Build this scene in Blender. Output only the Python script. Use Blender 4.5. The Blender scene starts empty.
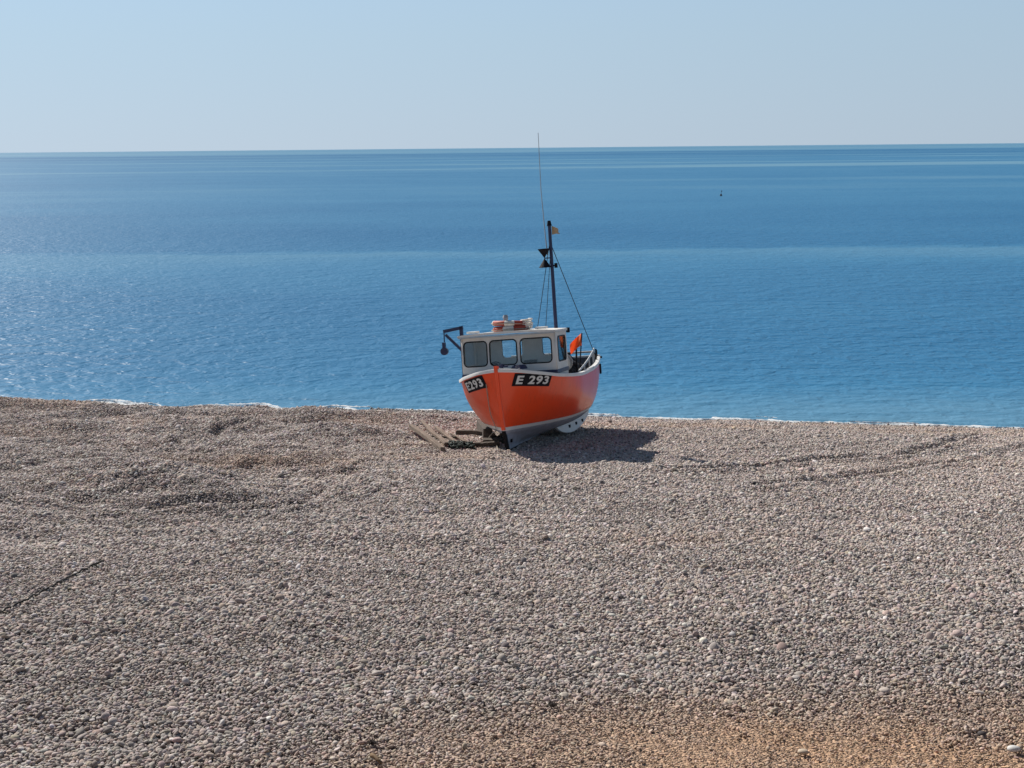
import bpy, bmesh, math, random
import numpy as np
from mathutils import Vector, Matrix, Euler

R = math.radians
random.seed(7)
sc = bpy.context.scene
COL = sc.collection

# ------------------------------------------------------------------ camera
CAM = Vector((0.0, 0.0, 7.2))
FPX = 1300.0
PITCH = R(10.3)
ROLL = R(-0.54)
cam_d = bpy.data.cameras.new('camera')
cam = bpy.data.objects.new('camera', cam_d)
COL.objects.link(cam)
cam_d.sensor_width = 36.0
cam_d.lens = FPX / 1024 * 36
cam_d.clip_start = 0.1
cam_d.clip_end = 60000
CAMROT = (Matrix.Rotation(R(90) - PITCH, 3, 'X') @ Matrix.Rotation(ROLL, 3, 'Z'))
cam.matrix_world = Matrix.Translation(CAM) @ CAMROT.to_4x4()
sc.camera = cam

# ------------------------------------------------------------------ numpy noise
def _h(ix, iy, seed):
    n = (ix.astype(np.int64) * 374761393 + iy.astype(np.int64) * 668265263 + seed * 974634777) & 0x7fffffff
    n = ((n ^ (n >> 13)) * 1274126177) & 0x7fffffff
    n = (n ^ (n >> 16)) & 0xffffff
    return n / float(0xffffff)

def vn(x, y, seed=0):
    x = np.asarray(x, float); y = np.asarray(y, float)
    ix = np.floor(x); iy = np.floor(y)
    fx = x - ix; fy = y - iy
    fx = fx * fx * fx * (fx * (fx * 6 - 15) + 10); fy = fy * fy * fy * (fy * (fy * 6 - 15) + 10)
    a = _h(ix, iy, seed); b = _h(ix + 1, iy, seed); c = _h(ix, iy + 1, seed); d = _h(ix + 1, iy + 1, seed)
    return (a + (b - a) * fx) * (1 - fy) + (c + (d - c) * fx) * fy

def fbm(x, y, seed=0, octv=3):
    s = 0; a = 1; t = 0
    for k in range(octv):
        s = s + a * (vn(x * 2 ** k + 17.3 * k, y * 2 ** k - 9.1 * k, seed + k) - .5); t += a; a *= .5
    return s / t * 2          # about -1..1

def sstep(a, b, x):
    t = np.clip((x - a) / (b - a), 0, 1)
    return t * t * (3 - 2 * t)

def herm(xs, ys, x):
    """smooth curve through points"""
    xs = np.asarray(xs, float); ys = np.asarray(ys, float); x = np.asarray(x, float)
    m = np.empty_like(ys); d = np.diff(ys) / np.diff(xs)
    m[0] = d[0]; m[-1] = d[-1]
    for i in range(1, len(xs) - 1):
        m[i] = 0 if d[i - 1] * d[i] <= 0 else 2 * d[i - 1] * d[i] / (d[i - 1] + d[i])
    k = np.clip(np.searchsorted(xs, x, side='right') - 1, 0, len(xs) - 2)
    h = xs[k + 1] - xs[k]; t = (x - xs[k]) / h
    t2 = t * t; t3 = t2 * t
    return ((2 * t3 - 3 * t2 + 1) * ys[k] + (t3 - 2 * t2 + t) * h * m[k]
            + (-2 * t3 + 3 * t2) * ys[k + 1] + (t3 - t2) * h * m[k + 1])

# ------------------------------------------------------------------ beach surface
def shore_y(x):
    return 34.8 - 0.17 * x - .0010 * x * x

def polydist(x, y, pts):
    best = np.full(np.shape(x), 1e9); 
    for (x0, y0), (x1, y1) in zip(pts[:-1], pts[1:]):
        dx, dy = x1 - x0, y1 - y0
        t = np.clip(((x - x0) * dx + (y - y0) * dy) / (dx * dx + dy * dy), 0, 1)
        best = np.minimum(best, np.hypot(x - x0 - t * dx, y - y0 - t * dy))
    return best

RUTS = []          # filled in below: (polyline, depth, width)

def ground(x, y):
    x = np.asarray(x, float); y = np.asarray(y, float)
    D = shore_y(np.clip(x, -30, 30)) - y
    D = D + (.22 + .26 * sstep(0, -5, x)) * fbm(x / 1.5, x * 0 + 3.3, 61, 3) * np.exp(-(D / 2.5) ** 2)
    z = herm([-400, -30, -3, 0, 2, 5, 10.4, 18, 26, 28, 34, 37, 400], [-40, -6, -.45, 0, .3, .68, 1.2, 1.7, 2.15, 2.35, 5.3, 5.6, 9.0], D)
    near = 1 - sstep(26, 30, D)
    left = sstep(2, -5, x)
    boat = np.exp(-(((x - 1.2) / 2.6) ** 2 + ((y - 27) / 3.0) ** 2))
    amp = near * (1 - .75 * boat)
    # storm ridges and hollows, long in x
    z = z + amp * (.04 + .19 * left * sstep(16, 22, y)) * fbm(x / 2.8 + .15 * y, y / 1.3, 11, 3) * sstep(-.4, 1.5, D)
    z = z + amp * .09 * fbm(x / 6.5, y / 3.2, 23, 2) * sstep(0, 4, D)
    z = z + amp * (.022 + .02 * left * sstep(16, 21, y)) * fbm(x / .5 + y * .5, y / .33, 31, 2) * sstep(.2, 1.2, D)
    # low wet hummocks on the waterline to the left, scalloped edge elsewhere
    w = np.exp(-((D - .25) / .55) ** 2)
    z = z + w * (.012 + .13 * sstep(0, -3, x)) * fbm(x / 1.2, y / 2.0, 47, 2)
    # berm on the left
    z = z + .22 * left * np.exp(-((D - 3.2) / 1.0) ** 2) * (1 + .5 * fbm(x / 2.2, y / 2., 5, 2)) * near
    z = z + .09 * np.exp(-(((x + .35) / .42) ** 2 + ((y - 25.25) / .30) ** 2)) + .05 * np.exp(-(((x - .35) / .5) ** 2 + ((y - 25.1) / .22) ** 2))
    for pts, dep, wd in RUTS:
        d = polydist(x + .12 * fbm(x / .9, y / .9, 77, 2), y, pts)
        z = z - dep * np.exp(-(d / wd) ** 2) + dep * .7 * np.exp(-((d - 2.1 * wd) / wd) ** 2)
    return z

def gz(x, y):
    return float(ground(np.array([x]), np.array([y]))[0])

def at(px, py, z=None):
    """point of the ground (or of the level z) seen at a pixel of the photograph"""
    d = CAMROT @ Vector(((px - 512) / FPX, -(py - 384) / FPX, -1.0))
    if z is not None:
        t = (z - CAM.z) / d.z
        return CAM + d * t
    zz = 1.2
    for _ in range(14):
        t = (zz - CAM.z) / d.z
        p = CAM + d * t
        zz = .5 * zz + .5 * gz(p.x, p.y)
    return Vector((p.x, p.y, gz(p.x, p.y)))

def pl(*pts):
    return [tuple(at(a, b).xy) for a, b in pts]
_r = [(pl((668, 470), (724, 469), (783, 465), (821, 460), (888, 457), (944, 446), (975, 436)), .066, .13),
      (pl((760, 486), (870, 475), (929, 465), (967, 463), (1024, 447), (1080, 434)), .05, .13),
      (pl((690, 452), (790, 449), (870, 445), (930, 438)), .03, .12),
      (pl((60, 440), (130, 452), (180, 440), (240, 425)), .06, .14),
      (pl((150, 418), (168, 432), (150, 447)), .05, .13),
      (pl((0, 470), (90, 486), (170, 478), (260, 462)), .06, .16),
      (pl((200, 487), (300, 470), (380, 462)), .035, .12),
      (pl((40, 427), (150, 419), (250, 423), (350, 429)), -.08, .70),
      (pl((-40, 462), (60, 457), (150, 472), (215, 490)), -.09, .85),
      (pl((172, 412), (150, 440), (205, 452), (290, 447)), .04, .12),
      (pl((232, 418), (212, 440), (250, 468), (330, 492)), .035, .11),
      (pl((300, 436), (330, 468), (410, 484)), .035, .11),
      (pl((345, 440), (352, 470), (300, 500), (220, 512)), .03, .12),
      (pl((0, 500), (120, 506), (260, 500), (390, 480)), .03, .14),
      (pl((-10, 478), (70, 498), (180, 512), (300, 520)), .035, .15),
      (pl((258, 516), (292, 509)), .04, .07), (pl((345, 500), (375, 492)), .04, .07),
      (pl((0, 452), (60, 462), (140, 466)), .05, .16)]
RUTS.extend(_r)

# ------------------------------------------------------------------ materials
def new_mat(name):
    m = bpy.data.materials.new(name); m.use_nodes = True
    nt = m.node_tree
    return m, nt, nt.nodes['Principled BSDF'], nt.nodes['Material Output']

def N(nt, typ, **kw):
    n = nt.nodes.new(typ)
    for k, v in kw.items():
        if k.startswith('i_'):
            n.inputs[k[2:].replace('_', ' ')].default_value = v
        else:
            setattr(n, k, v)
    return n

def ramp(nt, stops, interp='LINEAR'):
    n = nt.nodes.new('ShaderNodeValToRGB'); cr = n.color_ramp; cr.interpolation = interp
    while len(cr.elements) < len(stops): cr.elements.new(.5)
    for e, (p, c) in zip(cr.elements, stops):
        e.position = p
        e.color = (c, c, c, 1) if not isinstance(c, tuple) else (*c, 1)
    return n

def mixc(nt, fac, a, b, blend='MIX'):
    n = nt.nodes.new('ShaderNodeMix'); n.data_type = 'RGBA'; n.blend_type = blend
    for sock, v in ((n.inputs[0], fac), (n.inputs[6], a), (n.inputs[7], b)):
        if isinstance(v, bpy.types.NodeSocket): nt.links.new(v, sock)
        elif isinstance(v, tuple): sock.default_value = (*v, 1)
        else: sock.default_value = v
    return n.outputs[2]

def paint(name, col, rough=.4, dirt=(.5, .45, .4), amt=.25, scale=6, coat=0.0, bump=.15, metal=0.0, streak=1.0):
    m, nt, b, o = new_mat(name); L = nt.links.new
    tc = N(nt, 'ShaderNodeTexCoord')
    mp = N(nt, 'ShaderNodeMapping'); mp.inputs['Scale'].default_value = (1, 1, streak); L(tc.outputs['Object'], mp.inputs[0])
    n1 = N(nt, 'ShaderNodeTexNoise', i_Scale=scale, i_Detail=6.0, i_Roughness=.65); L(mp.outputs[0], n1.inputs[0])
    r1 = ramp(nt, [(.42, 0.0), (.75, 1.0)]); L(n1.outputs[0], r1.inputs[0])
    mul = N(nt, 'ShaderNodeMath', operation='MULTIPLY'); L(r1.outputs[0], mul.inputs[0]); mul.inputs[1].default_value = amt
    c = mixc(nt, mul.outputs[0], col, tuple(col[i] * (1 - .6) + dirt[i] * .6 for i in range(3)))
    L(c, b.inputs['Base Color'])
    rr = N(nt, 'ShaderNodeMapRange'); rr.inputs[3].default_value = rough * .8; rr.inputs[4].default_value = min(1, rough * 1.35)
    L(n1.outputs[0], rr.inputs[0]); L(rr.outputs[0], b.inputs['Roughness'])
    b.inputs['Metallic'].default_value = metal
    b.inputs['Coat Weight'].default_value = coat; b.inputs['Coat Roughness'].default_value = .12
    n2 = N(nt, 'ShaderNodeTexNoise', i_Scale=scale * 1.7, i_Detail=3.0); L(tc.outputs['Object'], n2.inputs[0])
    bp = N(nt, 'ShaderNodeBump', i_Strength=bump, i_Distance=.01); L(n2.outputs[0], bp.inputs['Height'])
    L(bp.outputs[0], b.inputs['Normal'])
    return m

M = {}
M['orange'] = paint('orange_paint', (.88, .068, .008), .30, (.72, .15, .06), .25, 3.0, coat=.2, bump=.25, streak=.5)
_nt = M['orange'].node_tree; _b = _nt.nodes['Principled BSDF']; _L = _nt.links.new
_tc = N(_nt, 'ShaderNodeTexCoord'); _mp = N(_nt, 'ShaderNodeMapping'); _mp.inputs['Scale'].default_value = (9, 9, .55); _L(_tc.outputs['Object'], _mp.inputs[0])
_n = N(_nt, 'ShaderNodeTexNoise', i_Scale=1.6, i_Detail=5.0, i_Roughness=.7); _L(_mp.outputs[0], _n.inputs[0])
_r = ramp(_nt, [(.54, 0.0), (.74, .4)]); _L(_n.outputs[0], _r.inputs[0])
_mp2 = N(_nt, 'ShaderNodeMapping'); _mp2.inputs['Scale'].default_value = (3, 3, 14); _L(_tc.outputs['Object'], _mp2.inputs[0])
_n2 = N(_nt, 'ShaderNodeTexNoise', i_Scale=2.2, i_Detail=6.0, i_Roughness=.75); _L(_mp2.outputs[0], _n2.inputs[0])
_r2 = ramp(_nt, [(.63, 0.0), (.69, .4)]); _L(_n2.outputs[0], _r2.inputs[0])
_old = _b.inputs['Base Color'].links[0].from_socket
_c = mixc(_nt, _r.outputs[0], _old, (.40, .045, .015)); _c = mixc(_nt, _r2.outputs[0], _c, (.72, .22, .12)); _L(_c, _b.inputs['Base Color'])
M['white'] = paint('white_paint', (.74, .73, .70), .42, (.35, .3, .25), .35, 4.0, bump=.1)
M['cream'] = paint('cream_paint', (.72, .69, .64), .5, (.35, .28, .2), .4, 5.0, bump=.15)
M['greypaint'] = paint('grey_bottom_paint', (.36, .37, .43), .6, (.10, .09, .08), .9, 5.0, bump=.3)
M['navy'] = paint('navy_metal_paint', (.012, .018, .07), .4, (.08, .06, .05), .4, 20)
M['black'] = paint('black_paint', (.010, .010, .014), .7, (.03, .03, .03), .3, 12)
M['black'].node_tree.nodes['Principled BSDF'].inputs['Specular IOR Level'].default_value = .15
M['rubber'] = paint('black_rubber', (.015, .015, .016), .7, (.05, .05, .05), .3, 12)
M['letter'] = paint('white_letter_paint', (.68, .68, .66), .5, (.35, .35, .33), .3, 12)
M['steel'] = paint('galvanised_steel', (.42, .43, .44), .45, (.2, .15, .1), .5, 15, metal=.6)
M['deck'] = paint('grey_deck_paint', (.16, .19, .24), .6, (.1, .1, .1), .5, 8)
M['darkdeck'] = paint('dark_worn_paint', (.09, .10, .115), .6, (.16, .13, .1), .5, 6)
M['lining'] = paint('pale_grey_lining', (.60, .60, .60), .6, (.2, .16, .12), .6, 5)
M['ringred'] = paint('faded_red_ring', (.36, .045, .022), .6, (.4, .2, .15), .4, 14)
M['ringwhite'] = paint('worn_white_ring', (.7, .66, .6), .6, (.35, .3, .25), .5, 14)
M['antenna'] = paint('pale_fibreglass', (.3, .32, .34), .5, (.3, .3, .3), .1, 14)
M['rope'] = paint('pale_rope', (.32, .29, .24), .9, (.15, .12, .1), .5, 40)
M['greenrope'] = paint('dark_green_rope', (.02, .04, .036), .9, (.12, .1, .08), .5, 30)
M['netting'] = paint('dark_netting', (.02, .025, .035), .9, (.1, .07, .05), .5, 30)
M['flagorange'] = paint('orange_flag_cloth', (.85, .22, .07), .8, (.8, .3, .1), .3, 10)
M['flagtan'] = paint('faded_flag_cloth', (.5, .35, .2), .85, (.25, .15, .1), .5, 10)
M['cable'] = paint('black_cable', (.02, .018, .016), .8, (.06, .05, .04), .5, 30)
M['buoy'] = paint('dark_buoy', (.06, .06, .07), .5, (.08, .05, .05), .4, 5)

_nt = M['flagorange'].node_tree; _p = _nt.nodes['Principled BSDF']; _tl = _nt.nodes.new('ShaderNodeBsdfTranslucent'); _tl.inputs[0].default_value = (.95, .28, .10, 1)
_mx = _nt.nodes.new('ShaderNodeMixShader'); _mx.inputs[0].default_value = .5
_nt.links.new(_p.outputs[0], _mx.inputs[1]); _nt.links.new(_tl.outputs[0], _mx.inputs[2]); _nt.links.new(_mx.outputs[0], _nt.nodes['Material Output'].inputs[0])

def wood_mat(name, c1, c2):
    m, nt, b, o = new_mat(name); L = nt.links.new
    tc = N(nt, 'ShaderNodeTexCoord'); mp = N(nt, 'ShaderNodeMapping'); mp.inputs['Scale'].default_value = (1.2, 14, 14)
    L(tc.outputs['Object'], mp.inputs[0])
    n1 = N(nt, 'ShaderNodeTexNoise', i_Scale=2.0, i_Detail=8.0, i_Roughness=.7); L(mp.outputs[0], n1.inputs[0])
    r1 = ramp(nt, [(.3, c1), (.7, c2)]); L(n1.outputs[0], r1.inputs[0]); L(r1.outputs[0], b.inputs['Base Color'])
    b.inputs['Roughness'].default_value = .9
    bp = N(nt, 'ShaderNodeBump', i_Strength=.6, i_Distance=.01); L(n1.outputs[0], bp.inputs['Height']); L(bp.outputs[0], b.inputs['Normal'])
    return m
M['wood'] = wood_mat('weathered_timber', (.06, .042, .03), (.27, .20, .15))
M['darkwood'] = wood_mat('dark_wet_timber', (.03, .022, .018), (.10, .075, .055))

# thin window glass
m, nt, b, o = new_mat('window_glass'); L = nt.links.new
nt.nodes.remove(b)
tr = N(nt, 'ShaderNodeBsdfTransparent'); tr.inputs[0].default_value = (.94, .96, .96, 1)
gl = N(nt, 'ShaderNodeBsdfGlossy'); gl.inputs['Roughness'].default_value = .03
fr = N(nt, 'ShaderNodeFresnel', i_IOR=1.5); mx = N(nt, 'ShaderNodeMixShader')
ad = N(nt, 'ShaderNodeMath', operation='MULTIPLY_ADD'); L(fr.outputs[0], ad.inputs[0]); ad.inputs[1].default_value = .9; ad.inputs[2].default_value = .0; ad.use_clamp = True
L(ad.outputs[0], mx.inputs[0]); L(tr.outputs[0], mx.inputs[1]); L(gl.outputs[0], mx.inputs[2]); L(mx.outputs[0], o.inputs[0])
M['glass'] = m

# shingle: colour comes from an attribute on every stone's point
m, nt, b, o = new_mat('shingle_stone'); L = nt.links.new
at1 = N(nt, 'ShaderNodeAttribute', attribute_type='INSTANCER', attribute_name='tint')
tc = N(nt, 'ShaderNodeTexCoord')
n1 = N(nt, 'ShaderNodeTexNoise', i_Scale=1.6, i_Detail=4.0, i_Roughness=.6); L(tc.outputs['Object'], n1.inputs[0])
r1 = ramp(nt, [(.3, .78), (.7, 1.15)]); L(n1.outputs[0], r1.inputs[0])
L(mixc(nt, 1.0, at1.outputs['Color'], r1.outputs[0], 'MULTIPLY'), b.inputs['Base Color'])
at2 = N(nt, 'ShaderNodeAttribute', attribute_type='INSTANCER', attribute_name='rough')
L(at2.outputs['Fac'], b.inputs['Roughness'])
b.inputs['Specular IOR Level'].default_value = .35
M['shingle'] = m

# the ground under and beyond the loose stones
m, nt, b, o = new_mat('shingle_ground'); L = nt.links.new
geo = N(nt, 'ShaderNodeNewGeometry')
v1 = N(nt, 'ShaderNodeTexVoronoi', i_Scale=24.0); L(geo.outputs['Position'], v1.inputs[0])
v2 = N(nt, 'ShaderNodeTexVoronoi', i_Scale=55.0); L(geo.outputs['Position'], v2.inputs[0])
at3 = N(nt, 'ShaderNodeAttribute', attribute_name='tint')
rc = ramp(nt, [(0.0, .35), (.5, .8), (1.0, 1.3)]); L(v1.outputs['Color'], rc.inputs[0])
rd = ramp(nt, [(.0, 1.0), (.6, .8), (.9, .35)]); L(v1.outputs['Distance'], rd.inputs[0])
c = mixc(nt, 1.0, at3.outputs['Color'], rc.outputs[0], 'MULTIPLY')
L(c, b.inputs['Base Color'])
b.inputs['Roughness'].default_value = .9; b.inputs['Specular IOR Level'].default_value = .2
inv = N(nt, 'ShaderNodeMath', operation='MULTIPLY'); L(v1.outputs['Distance'], inv.inputs[0]); inv.inputs[1].default_value = -1
inv2 = N(nt, 'ShaderNodeMath', operation='MULTIPLY_ADD'); L(v2.outputs['Distance'], inv2.inputs[0]); inv2.inputs[1].default_value = -.4; L(inv.outputs[0], inv2.inputs[2])
bp = N(nt, 'ShaderNodeBump', i_Strength=1.0, i_Distance=.035); L(inv2.outputs[0], bp.inputs['Height']); L(bp.outputs[0], b.inputs['Normal'])
M['ground'] = m

# foam
m, nt, b, o = new_mat('sea_foam'); L = nt.links.new
geo = N(nt, 'ShaderNodeNewGeometry')
n1 = N(nt, 'ShaderNodeTexNoise', i_Scale=14.0, i_Detail=6.0, i_Roughness=.7); L(geo.outputs['Position'], n1.inputs[0])
r1 = ramp(nt, [(.35, (.38, .44, .47)), (.6, (.72, .74, .75))]); L(n1.outputs[0], r1.inputs[0]); L(r1.outputs[0], b.inputs['Base Color'])
bp = N(nt, 'ShaderNodeBump', i_Strength=.8, i_Distance=.03); L(n1.outputs[0], bp.inputs['Height']); L(bp.outputs[0], b.inputs['Normal'])
b.inputs['Roughness'].default_value = .8
M['foam'] = m

# sea
m, nt, b, o = new_mat('sea_water'); L = nt.links.new
geo = N(nt, 'ShaderNodeNewGeometry'); sep = N(nt, 'ShaderNodeSeparateXYZ'); L(geo.outputs['Position'], sep.inputs[0])
def noise_pos(scale, sx, sy, detail=3.0, rough=.55, dist=0.0):
    mp = N(nt, 'ShaderNodeMapping'); mp.inputs['Scale'].default_value = (sx, sy, 1); L(geo.outputs['Position'], mp.inputs[0])
    n = N(nt, 'ShaderNodeTexNoise', i_Scale=scale, i_Detail=detail, i_Roughness=rough, i_Distortion=dist); L(mp.outputs[0], n.inputs[0])
    return n.outputs[0]
def math_(op, a, b2=None, c2=None, clamp=False):
    n = N(nt, 'ShaderNodeMath', operation=op); n.use_clamp = clamp
    for i, v in enumerate((a, b2, c2)):
        if v is None: continue
        if isinstance(v, bpy.types.NodeSocket): L(v, n.inputs[i])
        else: n.inputs[i].default_value = v
    return n.outputs[0]
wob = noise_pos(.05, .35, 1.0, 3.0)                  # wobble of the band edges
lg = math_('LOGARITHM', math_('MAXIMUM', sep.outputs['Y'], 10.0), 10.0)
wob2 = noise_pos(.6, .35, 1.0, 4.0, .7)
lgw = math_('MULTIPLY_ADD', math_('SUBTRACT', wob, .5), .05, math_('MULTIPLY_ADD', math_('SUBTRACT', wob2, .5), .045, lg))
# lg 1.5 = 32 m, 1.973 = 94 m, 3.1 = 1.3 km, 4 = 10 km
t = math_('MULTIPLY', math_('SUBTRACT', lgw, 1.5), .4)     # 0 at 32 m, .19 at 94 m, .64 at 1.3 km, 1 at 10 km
SEA_STOPS = [(.0, 1.0), (.022, .72), (.045, .40), (.08, .28), (.12, .30), (.155, .42), (.178, .66), (.184, .70), (.191, .28), (.22, .26), (.27, .36), (.345, .56), (.38, .44), (.46, .52), (.56, .50), (.64, .24), (.70, .22), (.735, .75), (.80, .9), (.86, .7), (1.0, .8)]  # tone by distance: water depth plus sky reflection of slicks, painted as base colour
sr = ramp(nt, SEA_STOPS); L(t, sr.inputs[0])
slick = noise_pos(.01, .12, 1.6, 4.0, .5, .6)        # long wind streaks, their pale sky reflection put into the base colour
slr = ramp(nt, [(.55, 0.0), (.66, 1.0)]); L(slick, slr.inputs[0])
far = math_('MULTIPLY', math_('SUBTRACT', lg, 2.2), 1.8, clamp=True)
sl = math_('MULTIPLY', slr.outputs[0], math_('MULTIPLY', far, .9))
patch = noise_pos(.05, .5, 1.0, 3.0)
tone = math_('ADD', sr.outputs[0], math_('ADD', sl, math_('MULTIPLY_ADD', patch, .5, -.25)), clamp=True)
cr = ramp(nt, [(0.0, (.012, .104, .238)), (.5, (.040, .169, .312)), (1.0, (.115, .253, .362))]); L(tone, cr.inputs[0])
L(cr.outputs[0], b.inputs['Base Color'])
b.inputs['IOR'].default_value = 1.33
b.inputs['Specular IOR Level'].default_value = .11
L(math_('MULTIPLY_ADD', math_('SUBTRACT', lg, 1.5), .02, .42, clamp=True), b.inputs['Roughness'])
w1 = noise_pos(1.0, 2.4, 2.3, 2.0, .55, .4)
w2 = noise_pos(1.0, .6, .9, 3.0, .5, .3)
w3 = noise_pos(1.0, 4.5, 8.0, 3.0, .6)
hsum = math_('ADD', math_('MULTIPLY', w1, .14), math_('ADD', math_('MULTIPLY', w2, .26), math_('MULTIPLY', w3, .008)))
calm = math_('MULTIPLY_ADD', tone, -.6, 1.15)
bp = N(nt, 'ShaderNodeBump', i_Distance=1.0); L(hsum, bp.inputs['Height']); L(math_('MULTIPLY', calm, .8), bp.inputs['Strength'])
L(bp.outputs[0], b.inputs['Normal'])
M['sea'] = m

# ------------------------------------------------------------------ object helpers
def link(name, me, mat=None, parent=None, smooth=True):
    o = bpy.data.objects.new(name, me); COL.objects.link(o)
    if mat is not None and not me.materials:
        me.materials.append(M[mat] if isinstance(mat, str) else mat)
    if smooth:
        me.polygons.foreach_set('use_smooth', [True] * len(me.polygons))
    if parent is not None: o.parent = parent
    return o

def tag(o, label=None, cat=None, group=None, kind=None):
    if label: o['label'] = label
    if cat: o['category'] = cat
    if group: o['group'] = group
    if kind: o['kind'] = kind
    return o

def empty(name, loc=(0, 0, 0), rot=(0, 0, 0)):
    o = bpy.data.objects.new(name, None); COL.objects.link(o); o.location = loc; o.rotation_euler = rot
    o.empty_display_size = .2
    return o

def mesh_from(verts, faces):
    me = bpy.data.meshes.new('m'); me.from_pydata([tuple(v) for v in verts], [], faces); me.update(); return me

def bm_obj(name, bm, mat, parent=None, smooth=False, bevel=0, autosm=None):
    if bevel:
        bmesh.ops.bevel(bm, geom=[e for e in bm.edges], offset=bevel, segments=2, affect='EDGES', profile=.7)
    bmesh.ops.recalc_face_normals(bm, faces=bm.faces)
    me = bpy.data.meshes.new(name); bm.to_mesh(me); bm.free()
    o = link(name, me, mat, parent, smooth)
    if autosm is not None:
        me.polygons.foreach_set('use_smooth', [True] * len(me.polygons))
        bm2 = bmesh.new(); bm2.from_mesh(me)
        for e in bm2.edges:
            if len(e.link_faces) == 2 and e.calc_face_angle(0) > autosm: e.smooth = False
        bm2.to_mesh(me); bm2.free()
    return o

def add_box(bm, c, s, rot=None):
    mat = Matrix.Translation(c) @ (rot.to_4x4() if rot else Matrix.Identity(4)) @ Matrix.Diagonal((*s, 1))
    return bmesh.ops.create_cube(bm, size=1, matrix=mat)['verts']

def add_tube(bm, pts, r, seg=10, r_end=None, cap=True, closed=False):
    pts = [Vector(p) for p in pts]; n = len(pts); rings = []
    up = None
    for i, p in enumerate(pts):
        if closed: d = (pts[(i + 1) % n] - pts[i - 1]).normalized()
        else: d = ((pts[min(i + 1, n - 1)] - pts[max(i - 1, 0)])).normalized()
        if up is None:
            up = Vector((0, 0, 1)) if abs(d.z) < .9 else Vector((1, 0, 0))
        a = d.cross(up).normalized(); b_ = a.cross(d).normalized(); up = b_
        rr = r if r_end is None else r + (r_end - r) * i / max(1, n - 1)
        rings.append([bm.verts.new(p + (a * math.cos(k * 2 * math.pi / seg) + b_ * math.sin(k * 2 * math.pi / seg)) * rr) for k in range(seg)])
    rng = range(n) if closed else range(n - 1)
    for i in rng:
        A, B = rings[i], rings[(i + 1) % n]
        for k in range(seg):
            bm.faces.new((A[k], A[(k + 1) % seg], B[(k + 1) % seg], B[k]))
    if cap and not closed:
        bm.faces.new(rings[0][::-1]); bm.faces.new(rings[-1])

def tube_obj(name, pts, r, mat, parent=None, **kw):
    bm = bmesh.new(); add_tube(bm, pts, r, **kw)
    return bm_obj(name, bm, mat, parent, autosm=R(50))

def catmull(pts, n=8):
    pts = [Vector(p) for p in pts]; P = [pts[0] * 2 - pts[1]] + pts + [pts[-1] * 2 - pts[-2]]; out = []
    for i in range(1, len(P) - 2):
        for k in range(n):
            t = k / n
            out.append(.5 * ((2 * P[i]) + (P[i + 1] - P[i - 1]) * t + (2 * P[i - 1] - 5 * P[i] + 4 * P[i + 1] - P[i + 2]) * t * t
                             + (-P[i - 1] + 3 * P[i] - 3 * P[i + 1] + P[i + 2]) * t ** 3))
    out.append(pts[-1]); return out

def rrect(cx, cy, w, h, r, n=6):
    out = []
    for (sx, sy, a0) in ((1, 1, 0), (-1, 1, 90), (-1, -1, 180), (1, -1, 270)):
        for k in range(n + 1):
            a = R(a0 + 90 * k / n)
            out.append((cx + sx * (w / 2 - r) + r * math.cos(a), cy + sy * (h / 2 - r) + r * math.sin(a)))
    return out

def plate_mesh(loops, thick):
    """flat panel with holes, in its own xy plane, thickness along z"""
    cu = bpy.data.curves.new('c', 'CURVE'); cu.dimensions = '2D'; cu.fill_mode = 'BOTH'; cu.extrude = thick / 2
    for lp in loops:
        sp = cu.splines.new('POLY'); sp.points.add(len(lp) - 1)
        for p, q in zip(sp.points, lp): p.co = (q[0], q[1], 0, 1)
        sp.use_cyclic_u = True
    ob = bpy.data.objects.new('c', cu); COL.objects.link(ob)
    dg = bpy.context.evaluated_depsgraph_get(); dg.update()
    me = bpy.data.meshes.new_from_object(ob.evaluated_get(dg))
    bpy.data.objects.remove(ob); bpy.data.curves.remove(cu)
    return me

# ------------------------------------------------------------------ tint of the beach
def beach_tint(x, y):
    """mean stone colour and sandiness at a place on the beach"""
    D = shore_y(x) - y
    n = fbm(x / 3.1, y / 2.4, 101, 3)
    # sand in the foreground, thicker to the right
    edge = 12.55 - .30 * sstep(1.0, -4.0, x) * 4 - .10 * np.maximum(0, 1.5 - x) + .05 * x
    edge = edge + .35 * fbm(x / 1.1, y / 1.1, 131, 2) - .55
    sand = sstep(.75, -1.3, y - edge + .20) * sstep(-3.6, -.5, x + .6 * (11 - y))
    sand2 = .5 * sstep(.15, .6, n) * sstep(12, 4, D) + .5 * np.exp(-((D - .9) / .5) ** 2) * sstep(3, 8, x)
    for bpts, bw, bs in TANS:
        sand2 = np.maximum(sand2, bs * np.exp(-(polydist(x, y + .25 * fbm(x / 1.2, y / 1.2, 151, 2), bpts) / bw) ** 2) * (.7 + .6 * fbm(x / .9, y / .6, 153, 2)))
    wet = sstep(.62, .15, D + .12 * fbm(x / .8, y / .8, 141, 2) + .35 * sstep(0, .06, -(ground(x, y) - .1)))
    sand = sand * (.62 + .38 * sstep(-1.2, 2.5, x)) * np.clip(.95 + .35 * fbm(x / .7, y / .5, 161, 3), 0, 1)
    return n, np.clip(sand, 0, 1), np.clip(sand2, 0, 1), wet

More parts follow.
